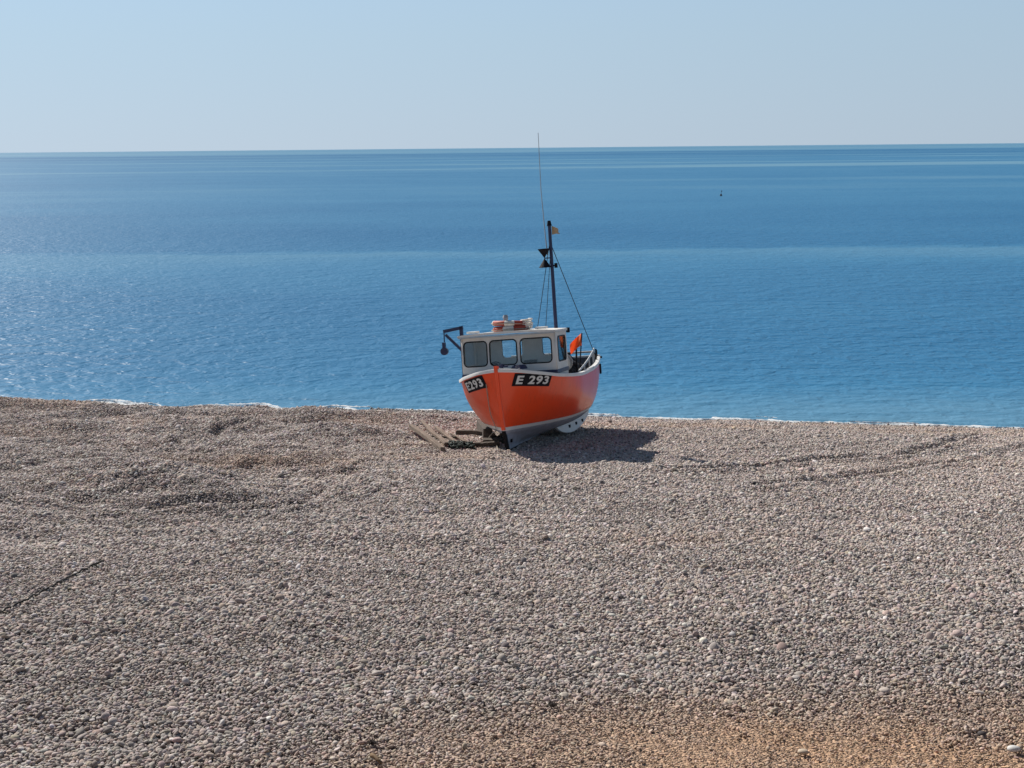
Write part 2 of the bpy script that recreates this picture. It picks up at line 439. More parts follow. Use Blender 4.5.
SAND = np.array([.50, .33, .215])
TANS = [(pl((180, 462), (260, 458), (350, 464), (480, 456)), .75, .85), (pl((545, 424), (640, 424), (760, 428)), .55, .8), (pl((860, 430), (1040, 434)), .7, .7), (pl((640, 538), (760, 536)), .5, .45), (pl((480, 445), (400, 446)), .5, .6)]
def colours(x, y, rnd, vary=True):
    n, sand, sand2, wet = beach_tint(x, y)
    grey = np.array([.37, .322, .294]); pink = np.array([.385, .305, .265]); pale = np.array([.50, .46, .43]); dark = np.array([.16, .14, .135]); tan = np.array([.40, .33, .27])
    k = rnd
    c = np.where((k < .50)[:, None], grey, np.where((k < .72)[:, None], pink, np.where((k < .84)[:, None], pale, np.where((k < .92)[:, None], dark, tan))))
    base = (.88 + .10 * n)[:, None]
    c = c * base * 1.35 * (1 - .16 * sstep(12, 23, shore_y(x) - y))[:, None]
    s = np.clip(sand * .70 + sand2 * .5, 0, 1)[:, None]
    c = c * (1 - s) + (SAND * (.75 + .5 * rnd[:, None])) * s
    c = c * (1 - .6 * wet[:, None])
    return c, sand, wet

# ------------------------------------------------------------------ ground sheet
def build_ground():
    def axis(a, b, step, far_lo, far_hi):
        core = np.arange(a, b + 1e-6, step)
        lo = []; v = a; s = step
        while v > far_lo: s *= 1.35; v -= s; lo.append(v)
        hi = []; v = b; s = step
        while v < far_hi: s *= 1.35; v += s; hi.append(v)
        return np.array(lo[::-1] + list(core) + hi)
    xs = axis(-17.5, 17.5, .085, -6000, 6000); ys = axis(7.5, 39.5, .085, -500, 150)
    X, Y = np.meshgrid(xs, ys); x = X.ravel(); y = Y.ravel()
    z = ground(x, y)
    # only where loose stones lie the sheet sits a little lower
    inb = (np.abs(x) < .42 * y + 3.0) & (y > 8.5) & (y < 39)
    z = z - np.where(inb, .012, 0)
    nx, ny = len(xs), len(ys)
    me = bpy.data.meshes.new('beach')
    co = np.stack([x, y, z], 1)
    me.vertices.add(len(x)); me.vertices.foreach_set('co', co.ravel())
    i = np.arange((nx - 1) * (ny - 1)); r = i // (nx - 1); c = i % (nx - 1)
    a = r * nx + c
    q = np.stack([a, a + 1, a + nx + 1, a + nx], 1)
    me.loops.add(q.size); me.loops.foreach_set('vertex_index', q.ravel())
    me.polygons.add(len(q)); me.polygons.foreach_set('loop_start', np.arange(len(q)) * 4)
    me.polygons.foreach_set('use_smooth', np.ones(len(q), bool))
    me.update(); me.validate()
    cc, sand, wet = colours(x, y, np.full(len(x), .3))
    g = np.array([.38, .34, .32]) * np.ones((len(x), 3))
    g = g * (1 - sand[:, None]) + SAND * .95 * sand[:, None]
    g = g * (1 - .5 * wet[:, None])
    g = np.where(inb[:, None] & (sand < .3)[:, None], g * .75, g)
    at_ = me.attributes.new('tint', 'FLOAT_COLOR', 'POINT')
    at_.data.foreach_set('color', np.concatenate([g, np.ones((len(x), 1))], 1).ravel())
    o = link('beach', me, 'ground', smooth=False); tag(o, kind='structure')
build_ground()

# ------------------------------------------------------------------ loose stones (stuff)
def pebble_mesh(seed, flat):
    bm = bmesh.new(); bmesh.ops.create_icosphere(bm, subdivisions=2, radius=1)
    rs = np.random.RandomState(seed); ph = rs.rand(6) * 6.28; dirs = rs.randn(6, 3)
    for v in bm.verts:
        p = v.co.copy(); k = 1
        for a, d in zip(ph, dirs): k += .085 * math.sin(a + 1.6 * (p.x * d[0] + p.y * d[1] + p.z * d[2]))
        q = p * k
        q.x = math.copysign(abs(q.x) ** .92, q.x); q.z *= flat
        v.co = q
    me = bpy.data.meshes.new('pebble'); bm.to_mesh(me); bm.free()
    me.materials.append(M['shingle']); me.polygons.foreach_set('use_smooth', [True] * len(me.polygons))
    return me

def build_pebbles():
    rs = np.random.RandomState(3)
    S = .0325
    ys = np.arange(8.7, 38.6, S * .87); px = []; py = []
    for i, yy in enumerate(ys):
        hw = .405 * yy + 1.6
        xx = np.arange(-hw, hw, S) + (S / 2 if i % 2 else 0)
        px.append(xx); py.append(np.full(len(xx), yy))
    x = np.concatenate(px); y = np.concatenate(py); n = len(x)
    x += rs.uniform(-.5, .5, n) * S * 1.0; y += rs.uniform(-.5, .5, n) * S * 1.0
    D = shore_y(x) - y
    keep = D > -.9
    rnd = rs.rand(n)
    _, sand, _, _ = beach_tint(x, y)
    keep &= rs.rand(n) > sand * .45
    x, y, rnd = x[keep], y[keep], rnd[keep]; n = len(x)
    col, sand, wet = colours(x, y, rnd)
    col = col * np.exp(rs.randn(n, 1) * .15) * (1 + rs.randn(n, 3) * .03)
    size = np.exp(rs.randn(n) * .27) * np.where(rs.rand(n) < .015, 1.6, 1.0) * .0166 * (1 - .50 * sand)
    coarse = fbm(x / 1.9, y / 1.5, 171, 3)
    size = np.clip(size * (1 + .22 * coarse), .006, .048)
    z = ground(x, y) + size * rs.uniform(-.2, .9, n)
    rot = np.stack([rs.randn(n) * .5, rs.randn(n) * .5, rs.rand(n) * 6.283], 1)
    scl = np.stack([size * rs.uniform(1.0, 1.5, n), size * rs.uniform(.8, 1.1, n), size * rs.uniform(.7, 1.1, n)], 1)
    me = bpy.data.meshes.new('shingle_points')
    me.vertices.add(n); me.vertices.foreach_set('co', np.stack([x, y, z], 1).ravel())
    for nm, arr in (('rot', rot), ('scl', scl)):
        a = me.attributes.new(nm, 'FLOAT_VECTOR', 'POINT'); a.data.foreach_set('vector', arr.ravel())
    a = me.attributes.new('tint', 'FLOAT_COLOR', 'POINT'); a.data.foreach_set('color', np.concatenate([np.clip(col, .01, .9), np.ones((n, 1))], 1).ravel())
    a = me.attributes.new('rough', 'FLOAT', 'POINT'); a.data.foreach_set('value', .85 - .5 * wet)
    a = me.attributes.new('pick', 'INT', 'POINT'); a.data.foreach_set('value', rs.randint(0, 6, n))
    o = link('loose_shingle', me, None, smooth=False); tag(o, 'loose grey and brown pebbles covering the whole beach', 'shingle', kind='stuff')
    pc = bpy.data.collections.new('pebble_shapes')
    for k in range(6):
        ob = bpy.data.objects.new('pebble_shape', pebble_mesh(k, (.55, .62, .7, .5, .75, .6)[k])); pc.objects.link(ob)
    ng = bpy.data.node_groups.new('scatter', 'GeometryNodeTree')
    ng.interface.new_socket('Geometry', in_out='INPUT', socket_type='NodeSocketGeometry')
    ng.interface.new_socket('Geometry', in_out='OUTPUT', socket_type='NodeSocketGeometry')
    gi = ng.nodes.new('NodeGroupInput'); go = ng.nodes.new('NodeGroupOutput')
    ci = ng.nodes.new('GeometryNodeCollectionInfo'); ci.inputs['Collection'].default_value = pc; ci.inputs['Separate Children'].default_value = True
    mp = ng.nodes.new('GeometryNodeMeshToPoints')
    iop = ng.nodes.new('GeometryNodeInstanceOnPoints'); iop.inputs['Pick Instance'].default_value = True
    def na(nm, dt):
        q = ng.nodes.new('GeometryNodeInputNamedAttribute'); q.data_type = dt; q.inputs[0].default_value = nm
        return next(s for s in q.outputs if s.enabled and s.name == 'Attribute')
    e2r = ng.nodes.new('FunctionNodeEulerToRotation')
    K = ng.links.new
    K(gi.outputs[0], mp.inputs[0]); K(mp.outputs[0], iop.inputs['Points']); K(ci.outputs[0], iop.inputs['Instance'])
    K(na('pick', 'INT'), iop.inputs['Instance Index'])
    K(na('rot', 'FLOAT_VECTOR'), e2r.inputs[0]); K(e2r.outputs[0], iop.inputs['Rotation'])
    K(na('scl', 'FLOAT_VECTOR'), iop.inputs['Scale'])
    K(iop.outputs[0], go.inputs[0])
    md = o.modifiers.new('scatter', 'NODES'); md.node_group = ng
    print('pebbles', n)
build_pebbles()

# ------------------------------------------------------------------ sea
xs_w = np.arange(-19, 19, .045)
def _waterline():
    yy = np.arange(30.5, 40.5, .02); wl = []
    for x in xs_w:
        g = ground(np.full(len(yy), x), yy); k = np.where(g > -.022)[0]
        wl.append(yy[k[-1]] if len(k) else shore_y(x))
    return np.convolve(np.pad(np.array(wl), 3, 'edge'), np.ones(7) / 7, 'valid')
WL = _waterline()
def build_sea():
    def axis(a, b, step, lo_, hi_, gfac):
        core = list(np.arange(a, b + 1e-6, step)); lo = []; v = a; s = step
        while v > lo_: s *= gfac; v -= s; lo.append(v)
        hi = []; v = b; s = step
        while v < hi_: s *= gfac; v += s; hi.append(v)
        return np.array(lo[::-1] + core + hi)
    xs = axis(-20, 20, .09, -40000, 40000, 1.3); ys = axis(31.0, 42, .06, 18, 40000, 1.22)
    X, Y = np.meshgrid(xs, ys); x = X.ravel(); y = Y.ravel()
    w = np.interp(x, xs_w, WL); d = y - w
    fade = np.exp(-np.maximum(d, 0) / 9) * (np.abs(x) < 20) * (y < 42)
    pos = .42 + .22 * fbm(x / 2.3, x * 0 + 1, 501, 2)
    z = .055 * (.55 + .6 * fbm(x / 1.9, x * 0 + 8, 511, 3)) * np.exp(-((d - pos) / .11) ** 2)          # small breaking lip
    z += .03 * (.4 + .8 * fbm(x / 2.9, x * 0 + 2, 521, 2)) * np.exp(-((d - pos - 1.0) / .22) ** 2)
    z += .016 * fbm(x / .8, y / .35, 531, 3) * sstep(.1, .6, d)
    z = z * fade
    nx, ny = len(xs), len(ys); me = bpy.data.meshes.new('sea')
    me.vertices.add(len(x)); me.vertices.foreach_set('co', np.stack([x, y, z], 1).ravel())
    i = np.arange((nx - 1) * (ny - 1)); a = (i // (nx - 1)) * nx + i % (nx - 1); q = np.stack([a, a + 1, a + nx + 1, a + nx], 1)
    me.loops.add(q.size); me.loops.foreach_set('vertex_index', q.ravel())
    me.polygons.add(len(q)); me.polygons.foreach_set('loop_start', np.arange(len(q)) * 4); me.polygons.foreach_set('use_smooth', np.ones(len(q), bool))
    me.update(); me.validate()
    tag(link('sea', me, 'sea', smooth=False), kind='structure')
build_sea()

def build_foam():
    rs = random.Random(5)
    xs = xs_w; wl = WL
    verts = []; faces = []
    def ribbon(off, width, thr, seed, h):
        wv = fbm(xs / .8, xs * 0 + seed, seed, 3); w2 = fbm(xs / .16, xs * 0 + seed, seed + 9, 2); pres = fbm(xs / 2.4, xs * 0 + seed, seed + 5, 3)
        row = 5; prev = None
        for i, x in enumerate(xs):
            on = pres[i] > thr(x)
            if not on: prev = None; continue
            w = width * (1 + 1.1 * wv[i] + 1.1 * w2[i]) * min(1, (pres[i] - thr(x)) * 5 + .25)
            w = max(w, .012)
            y0 = wl[i] + off(x) + .05 * wv[i] + .04 * w2[i]
            ids = []
            for j in range(row):
                f = j / (row - 1); bump = math.sin(f * math.pi) * h * (.6 + rs.random() * .8)
                verts.append((x, y0 + (f - .35) * w, .004 + bump)); ids.append(len(verts) - 1)
            if prev:
                for j in range(row - 1): faces.append((prev[j], ids[j], ids[j + 1], prev[j + 1]))
            prev = ids
    ribbon(lambda x: .03, .15, lambda x: -.9 if x > 1.5 else -.45, 201, .025)
    ribbon(lambda x: .42, .08, lambda x: .62 if x > -4 else .1, 301, .03)
    ribbon(lambda x: .80, .10, lambda x: .6 if x > -6 else -.05, 401, .03)
    ribbon(lambda x: .22, .07, lambda x: .35 if x > -4 else -.3, 421, .03)
    me = mesh_from(verts, faces)
    tag(link('foam', me, 'foam'), 'thin white line of foam where small waves meet the shingle', 'foam', kind='stuff')
build_foam()

# ------------------------------------------------------------------ boat
LV = [  # levels from keel to gunwale: x at stem, x at stern, half breadth (s, v), height (s, v)
    (.52, 5.60, [(0, .03), (1, .035)], [(0, 0), (1, 0)]),
    (.45, 5.65, [(0, .03), (.16, .05), (.27, .08), (.43, .13), (.7, .17), (1, .12)], [(0, .14), (.3, .10), (1, .16)]),
    (.35, 5.70, [(0, .03), (.08, .12), (.16, .23), (.27, .42), (.43, .66), (.7, .82), (1, .66)], [(0, .34), (.3, .25), (.6, .27), (1, .42)]),
    (.26, 5.74, [(0, .03), (.04, .15), (.08, .27), (.16, .50), (.27, .76), (.43, 1.02), (.7, 1.14), (1, .94)], [(0, .47), (.4, .48), (.7, .53), (1, .64)]),
    (.11, 5.79, [(0, .03), (.03, .25), (.08, .49), (.16, .80), (.27, 1.07), (.43, 1.27), (.7, 1.31), (1, 1.12)], [(0, 1.12), (.35, .96), (.6, .94), (1, 1.12)]),
    (.0, 5.80, [(0, .03), (.03, .37), (.08, .64), (.16, .95), (.27, 1.18), (.43, 1.32), (.7, 1.34), (1, 1.16)], [(0, 1.70), (.1, 1.58), (.22, 1.47), (.4, 1.42), (.6, 1.45), (.8, 1.54), (1, 1.62)]),
]
def level(j, s):
    x0, x1, hb, zz = LV[j]
    return np.array([x0 + (x1 - x0) * s, float(herm(*zip(*hb), s)), float(herm(*zip(*zz), s))])

def hull_pt(s, v, side=1):
    """v 0 keel .. 5 gunwale; returns local (forward = +X is -aft) Vector"""
    i = min(int(v), 4); t = v - i
    P = [level(max(0, i - 1), s), level(i, s), level(i + 1, s), level(min(5, i + 2), s)]
    if i == 0: P[0] = 2 * P[1] - P[2]
    if i == 4: P[3] = 2 * P[2] - P[1]
    p = .5 * ((2 * P[1]) + (P[2] - P[0]) * t + (2 * P[0] - 5 * P[1] + 4 * P[2] - P[3]) * t * t + (-P[0] + 3 * P[1] - 3 * P[2] + P[3]) * t ** 3)
    return Vector((-p[0], max(.02, p[1]) * side, p[2]))

def hull_n(s, v, side=1):
    e = .004
    a = hull_pt(min(1, s + e), v, side) - hull_pt(max(0, s - e), v, side)
    b_ = hull_pt(s, min(5, v + .03), side) - hull_pt(s, max(0, v - .03), side)
    n = a.cross(b_).normalized()
    if n.y * side < 0: n = -n
    return n

SS = [(k / 70) ** 1.45 for k in range(71)]
boat = empty('fishing_boat')
tag(boat, 'orange hulled fishing boat with white wheelhouse pulled up on the shingle', 'boat')

def hull_strip(name, v0, v1, nv, mat, off=0.0):
    verts = []; faces = []
    for side in (1, -1):
        base = len(verts)
        for s in SS:
            for k in range(nv + 1):
                v = v0 + (v1 - v0) * k / nv
                p = hull_pt(s, v, side)
                if off: p += hull_n(s, v, side) * off
                verts.append(p)
        for i in range(len(SS) - 1):
            for k in range(nv):
                a = base + i * (nv + 1) + k; q = (a, a + nv + 1, a + nv + 2, a + 1)
                faces.append(q if side == 1 else q[::-1])
        # close the stem edge
    n1 = len(SS) * (nv + 1)
    for k in range(nv):
        faces.append((k, k + 1, n1 + k + 1, n1 + k))
        e = (len(SS) - 1) * (nv + 1)
        faces.append((e + k, n1 + e + k, n1 + e + k + 1, e + k + 1))
    return mesh_from(verts, faces)

def part(name, me, mat, parent=boat, autosm=R(40), smooth=False):
    bm = bmesh.new(); bm.from_mesh(me); bpy.data.meshes.remove(me)
    return bm_obj(name, bm, mat, parent, smooth=smooth, autosm=autosm)

part('hull', hull_strip('hull', 3.0, 5.0, 12, 'orange'), 'orange')
part('hull_bottom', hull_strip('b', 0.0, 3.0, 16, 'greypaint'), 'greypaint')
part('boot_stripe', hull_strip('bs', 2.9, 3.09, 2, 'white', .004), 'white')

# gunwale: box section swept along the sheer, both sides and across the transom
def sweep_section(pathfun, n, mat, name, sec):
    verts = []; faces = []; m_ = len(sec)
    for i in range(n):
        o_, a_, b_ = pathfun(i)
        for (p, q) in sec: verts.append(o_ + a_ * p + b_ * q)
    for i in range(n - 1):
        for k in range(m_):
            faces.append((i * m_ + k, i * m_ + (k + 1) % m_, (i + 1) * m_ + (k + 1) % m_, (i + 1) * m_ + k))
    faces.append(tuple(range(m_))[::-1]); faces.append(tuple((n - 1) * m_ + k for k in range(m_)))
    return part(name, mesh_from(verts, faces), mat)
for side in (1, -1):
    def pf(i, side=side):
        s = SS[i]; p = hull_pt(s, 5, side)
        n_ = hull_n(s, 4.9, side); n_.z = 0; n_.normalize()
        return p, n_, Vector((0, 0, 1))
    sweep_section(pf, len(SS), 'white', 'gunwale', [(.026, -.055), (.032, -.012), (.024, .012), (-.06, .016), (-.066, -.02), (-.004, -.04)])
bm = bmesh.new(); tz = hull_pt(1, 5).z; tw = hull_pt(1, 5).y
add_box(bm, (-5.80, 0, tz + .0), (.09, 2 * tw + .02, .07)); bm_obj('transom_cap', bm, 'white', boat, bevel=.008)

# inner lining of the bulwarks, from foredeck break to the transom
verts = []; faces = []
CK = [s for s in SS if s > .17]
for side in (1, -1):
    base = len(verts)
    for s in CK:
        for k in range(7):
            v = 3.35 + 1.63 * k / 6; p = hull_pt(s, v, side) - hull_n(s, v, side) * .05
            if s == 1: p.x += .05
            verts.append(p)
    for i in range(len(CK) - 1):
        for k in range(6):
            a = base + i * 7 + k; q = (a, a + 1, a + 8, a + 7); faces.append(q if side == 1 else q[::-1])
n1 = len(CK) * 7; e = (len(CK) - 1) * 7
for k in range(6): faces.append((e + k, e + k + 1, n1 + e + k + 1, n1 + e + k))
part('bulwark_lining', mesh_from(verts, faces), 'darkdeck')
# cockpit sole and foredeck
def deck(name, s0, s1, z_off, v, mat, cam_=0.03, shrink=.05):
    SSd = [s for s in SS if s0 <= s <= s1]; verts = []; faces = []; W = 8
    for s in SSd:
        p = hull_pt(s, v, 1); hw = max(.02, p.y - shrink)
        for k in range(W + 1):
            t = -1 + 2 * k / W
            verts.append((p.x, hw * t, p.z + z_off + cam_ * (1 - t * t)))
    for i in range(len(SSd) - 1):
        for k in range(W):
            a = i * (W + 1) + k; faces.append((a, a + 1, a + W + 2, a + W + 1))
    return part(name, mesh_from(verts, faces), mat, smooth=True)
deck('foredeck', 0.004, .43, -.03, 5, 'deck', .05, .06)
deck('cockpit_sole', .19, .995, 0, 3.4, 'deck', .01, .05)
# bulkhead strip closing foredeck to cockpit
# stem bar
pts = [hull_pt(0, v) for v in np.linspace(2.95, 5, 16)]
verts = []; faces = []
for i, p in enumerate(pts):
    p = Vector((p.x, 0, p.z)); 
    if i == len(pts) - 1: p.z += .07; p.x += .015
    fw = Vector((1, 0, .12)).normalized()
    for (a_, b_) in ((.05, -.05), (.035, .035), (-.035, .035), (-.05, -.05)): verts.append(p + fw * b_ + Vector((0, a_, 0)))
for i in range(15):
    for k in range(4): a = i * 4; faces.append((a + k, a + (k + 1) % 4, a + 4 + (k + 1) % 4, a + 4 + k))
faces += [(0, 3, 2, 1), (60, 61, 62, 63)]
part('stem_bar', mesh_from(verts, faces), 'orange')
# forefoot / keel shoe
pts = [hull_pt(0, v) for v in np.linspace(2.9, 0, 14)] + [hull_pt(s, 0) for s in np.linspace(.03, 1, 24)]
verts = []; faces = []
for i, p in enumerate(pts):
    q = Vector((p.x, 0, p.z)); nx_ = pts[min(i + 1, len(pts) - 1)]; pv = pts[max(i - 1, 0)]
    d = Vector((nx_.x - pv.x, 0, nx_.z - pv.z)).normalized(); out = Vector((-d.z, 0, d.x)); 
    if out.z > 0 and i > 14: out = -out
    if i <= 14 and out.x < 0: out = -out
    for (a_, b_) in ((.04, -.03), (.034, .035), (-.034, .035), (-.04, -.03)): verts.append(q + out * b_ + Vector((0, a_, 0)))
for i in range(len(pts) - 1):
    for k in range(4): a = i * 4; faces.append((a + k, a + (k + 1) % 4, a + 4 + (k + 1) % 4, a + 4 + k))
e = (len(pts) - 1) * 4; faces += [(0, 3, 2, 1), (e, e + 1, e + 2, e + 3)]
part('keel', mesh_from(verts, faces), 'black')
# small recessed fitting on the forefoot
bm = bmesh.new(); p = hull_pt(.045, 1.35, 1); add_box(bm, p + Vector((0, .015, 0)), (.09, .03, .07)); bm_obj('towing_eye', bm, 'black', boat, bevel=.008)

# bilge keels: white curved plate with three slots
def bilge_plate(side):
    nb, nd = 24, 5
    A = Vector((-2.95, side * .50, .24)); B = Vector((-5.05, side * .90, .36))
    dn = Vector((0, side * .22, -1)).normalized(); th = Vector((0, side, .2)).normalized() * .045
    verts = []; faces = []
    for i in range(nb + 1):
        t = i / nb; dep = (.28 if side == 1 else .03) * math.sin(math.pi * t ** .8) ** .7
        p = A.lerp(B, t)
        for j in range(nd + 1): verts.append(p + dn * (-.12 + (dep + .12) * j / nd))
    for i in range(nb):
        for j in range(nd): a = i * (nd + 1) + j; faces.append((a, a + 1, a + nd + 2, a + nd + 1))
    me = mesh_from(verts, faces); bm = bmesh.new(); bm.from_mesh(me)
    r_ = bmesh.ops.extrude_face_region(bm, geom=bm.faces[:])
    for v in [g for g in r_['geom'] if isinstance(g, bmesh.types.BMVert)]: v.co += th
    bk = bm_obj('bilge_keel', bm, 'white', boat, autosm=R(40))
    for t in ((.35, .55, .74) if side == 1 else ()):
        bm = bmesh.new(); c = A.lerp(B, t) + dn * .14 + th * 1.02
        add_box(bm, c, (.10, .012, .07), Euler((0, 0, side * -R(11))).to_matrix()); bm_obj('slot', bm, 'black', bk)
for side in (1, -1): bilge_plate(side)

# rudder and transom bits
bm = bmesh.new(); add_box(bm, (-5.86, 0, .62), (.30, .05, 1.0)); bm_obj('rudder', bm, 'greypaint', boat, bevel=.015)

# number plates with E 293
def surf_patch(a0, a1, b0, b1, na_, nb_, side, off, thick):
    pass
ARC = [0.0]; SF = [k / 400 * .4 for k in range(401)]
for k in range(1, 401): ARC.append(ARC[-1] + (hull_pt(SF[k], 4.7) - hull_pt(SF[k - 1], 4.7)).length)
def on_hull(a, h, side, off):
    """a metres from the stem along the topside, h metres below the gunwale"""
    s = float(np.interp(a, ARC, SF)); g = level(5, s); l4 = level(4, s)
    v = 5 - h / (math.hypot(g[2] - l4[2], g[1] - l4[1]))
    return hull_pt(s, v, side) + hull_n(s, v, side) * off
def text_mesh(txt, size, bold):
    cu = bpy.data.curves.new('t', 'FONT'); cu.body = txt; cu.size = size; cu.offset = bold; cu.space_character = 1.12; cu.resolution_u = 4
    ob = bpy.data.objects.new('t', cu); COL.objects.link(ob)
    dg = bpy.context.evaluated_depsgraph_get(); dg.update()
    me = bpy.data.meshes.new_from_object(ob.evaluated_get(dg)); bpy.data.objects.remove(ob); bpy.data.curves.remove(cu)
    return me
PW, PH, PA, PT = .97, .27, .34, .07
TILT = {1: -.055, -1: 0.0}
for side in (1, -1):
    nu, nv = 26, 6; verts = []; faces = []
    for i in range(nu + 1):
        for j in range(nv + 1):
            verts.append(on_hull(PA + PW * i / nu - (.05 * (j / nv) if side == 1 else .05 * (j / nv)), PT + PH * j / nv + TILT[side] * i / nu, side, .012))
    for i in range(nu):
        for j in range(nv):
            a = i * (nv + 1) + j; faces.append((a, a + 1, a + nv + 2, a + nv + 1))
    me = mesh_from(verts, faces)
    bm = bmesh.new(); bm.from_mesh(me)
    r_ = bmesh.ops.extrude_face_region(bm, geom=bm.faces[:])
    for v in [g for g in r_['geom'] if isinstance(g, bmesh.types.BMVert)]: v.co.y += -.010 * side
    plate = bm_obj('number_plate', bm, 'black', boat)
    tm = text_mesh('E 293' if side == 1 else 'E293', .30, .010)
    bm = bmesh.new(); bm.from_mesh(tm)
    xs_ = [v.co.x for v in bm.verts]; ys_ = [v.co.y for v in bm.verts]
    bmesh.ops.triangulate(bm, faces=bm.faces[:])
    for _ in range(4):
        le = [e for e in bm.edges if e.calc_length() > .045]
        if not le: break
        bmesh.ops.subdivide_edges(bm, edges=le, cuts=1); bmesh.ops.triangulate(bm, faces=bm.faces[:])
    x0, x1, y0, y1 = min(xs_), max(xs_), min(ys_), max(ys_)
    for v in bm.verts:
        u = (v.co.x - x0) / (x1 - x0); w = (v.co.y - y0) / (y1 - y0)
        h = PT + PH * (.85 - .70 * w) + TILT[side] * u
        a = PA + PW * (.07 + .86 * (u if side == 1 else 1 - u)) - (.035 if side == 1 else .05) * (1 - w) - (.012 if side == 1 else 0) 
        v.co = on_hull(a, h, side, .018)
    bm_obj('lettering', bm, 'letter', plate)

# ---- wheelhouse
cabin = empty('wheelhouse'); cabin.parent = boat
CX0, CX1, CW, CZ0, CZ1 = 1.18, 2.42, 1.0, 1.36, 2.345
def wall(rect, holes, thick, matrix, name='wall', mat='cream', frame_r=.014):
    loops = [rect] + [rrect(*h) for h in holes]
    me = plate_mesh(loops, thick); me.transform(matrix)
    w = link(name, me, mat, cabin, smooth=False)
    for h in holes:
        lp = rrect(*h); bm = bmesh.new()
        add_tube(bm, [matrix @ Vector((a, b_, thick / 2)) for a, b_ in lp], frame_r, seg=6, closed=True)
        bm_obj('window_seal', bm, 'rubber', cabin, smooth=True)
        me = plate_mesh([rrect(h[0], h[1], h[2] - .004, h[3] - .004, h[4])], .005); me.transform(matrix)
        link('pane', me, 'glass', cabin, smooth=False)
# front wall: plane xy -> (Y, Z), facing +X ; slight rake
rake = R(-4)
fm = Matrix.Translation((-CX0, 0, CZ0)) @ Matrix.Rotation(rake, 4, 'Y') @ Matrix(((0, 0, 1, 0), (1, 0, 0, 0), (0, 1, 0, 0), (0, 0, 0, 1)))
H_ = CZ1 - CZ0
wall([(-CW, 0), (CW, 0), (CW, H_), (-CW, H_)],
     [(-.715, .635, .50, .52, .085), (-.115, .635, .58, .52, .085), (.585, .635, .66, .52, .085)], .04, fm)
for side in (1, -1):
    sm = Matrix.Translation((-CX0 - .022, side * (CW - .001), CZ0)) @ Matrix(((-1, 0, 0, 0), (0, 0, side, 0), (0, 1, 0, 0), (0, 0, 0, 1)))
    wall([(.0, .02), (CX1 - CX0 - .044, .02), (CX1 - CX0 - .044, H_), (0, H_)], [(.60, .635, .86, .52, .08)], .036, sm)
rm = Matrix.Translation((-CX1, 0, CZ0)) @ Matrix(((0, 0, -1, 0), (-1, 0, 0, 0), (0, 1, 0, 0), (0, 0, 0, 1)))
wall([(-CW, -.5), (CW, -.5), (CW, H_), (-CW, H_)], [(.20, .70, .46, .46, .09), (-.68, .70, .42, .46, .09)], .036, rm)
# roof: cambered slab with rounded corners
out = rrect(0, 0, CX1 - CX0 + .24, 2 * CW + .10, .10, 5)
bm = bmesh.new(); top = []; bot = []
NR = 9
verts = []; faces = []
lx, ly = (CX1 - CX0 + .24) / 2, CW + .05
gx, gy = 8, 14
for lay, (zz, ins) in enumerate(((.0, .0), (.055, .0), (.07, .03))):
    pass
def roofz(yy): return .035 * (1 - (yy / ly) ** 2)
bm = bmesh.new()
grid = [[bm.verts.new((-(CX0 + CX1) / 2 + lx * (-1 + 2 * i / gx), ly * (-1 + 2 * j / gy), CZ1 + .055 + roofz(ly * (-1 + 2 * j / gy)))) for j in range(gy + 1)] for i in range(gx + 1)]
for i in range(gx):
    for j in range(gy): bm.faces.new((grid[i][j], grid[i + 1][j], grid[i + 1][j + 1], grid[i][j + 1]))
r_ = bmesh.ops.extrude_face_region(bm, geom=bm.faces[:])
for v in [g for g in r_['geom'] if isinstance(g, bmesh.types.BMVert)]: v.co.z -= .05
bmesh.ops.bevel(bm, geom=[e for e in bm.edges if e.calc_face_angle(0) > R(50)], offset=.012, segments=2, affect='EDGES')
bm_obj('roof', bm, 'cream', cabin, autosm=R(35))
bm = bmesh.new(); add_box(bm, (-(CX0 + CX1) / 2, 0, 1.535), (CX1 - CX0 + .06, 2 * CW + .05, .085)); bm_obj('deck_shade_strip', bm, 'navy', cabin, bevel=.008)  # navy strip added to paint the deck shadow along the wheelhouse base
bm = bmesh.new(); add_box(bm, (-CX0 - .0 + .118, 0, CZ1 + .003), (.02, 2 * CW + .06, .03)); bm_obj('rain_gutter', bm, 'steel', cabin)
# corner navigation light at rear port edge
bm = bmesh.new(); add_box(bm, (-CX1 - .06, CW + .05, CZ1 + .01), (.10, .07, .11)); bm_obj('side_light', bm, 'black', cabin, bevel=.012)
# inside: console, seat box, steering wheel
bm = bmesh.new(); add_box(bm, (-CX0 - .19, 0, 1.50), (.30, 1.84, .30)); bm_obj('console', bm, 'lining', cabin, bevel=.02)
for (y_, w_, h_) in ((.42, .26, .15), (.14, .16, .10), (-.42, .22, .13)):
    bm = bmesh.new(); add_box(bm, (-CX0 - .2, y_, 1.65 + h_ / 2), (.12, w_, h_)); bm_obj('instrument', bm, 'black', cabin, bevel=.012)
bm = bmesh.new(); add_tube(bm, [Vector((-CX0 - .42, -.4 + .17 * math.cos(a), 1.62 + .17 * math.sin(a))) for a in np.linspace(0, 2 * math.pi, 20, endpoint=False)], .014, seg=6, closed=True)
for a in (0, 2.1, 4.2): add_tube(bm, [(-CX0 - .42, -.4, 1.62), (-CX0 - .42, -.4 + .17 * math.cos(a), 1.62 + .17 * math.sin(a))], .01, seg=6)
bm_obj('steering_wheel', bm, 'black', cabin, smooth=True)
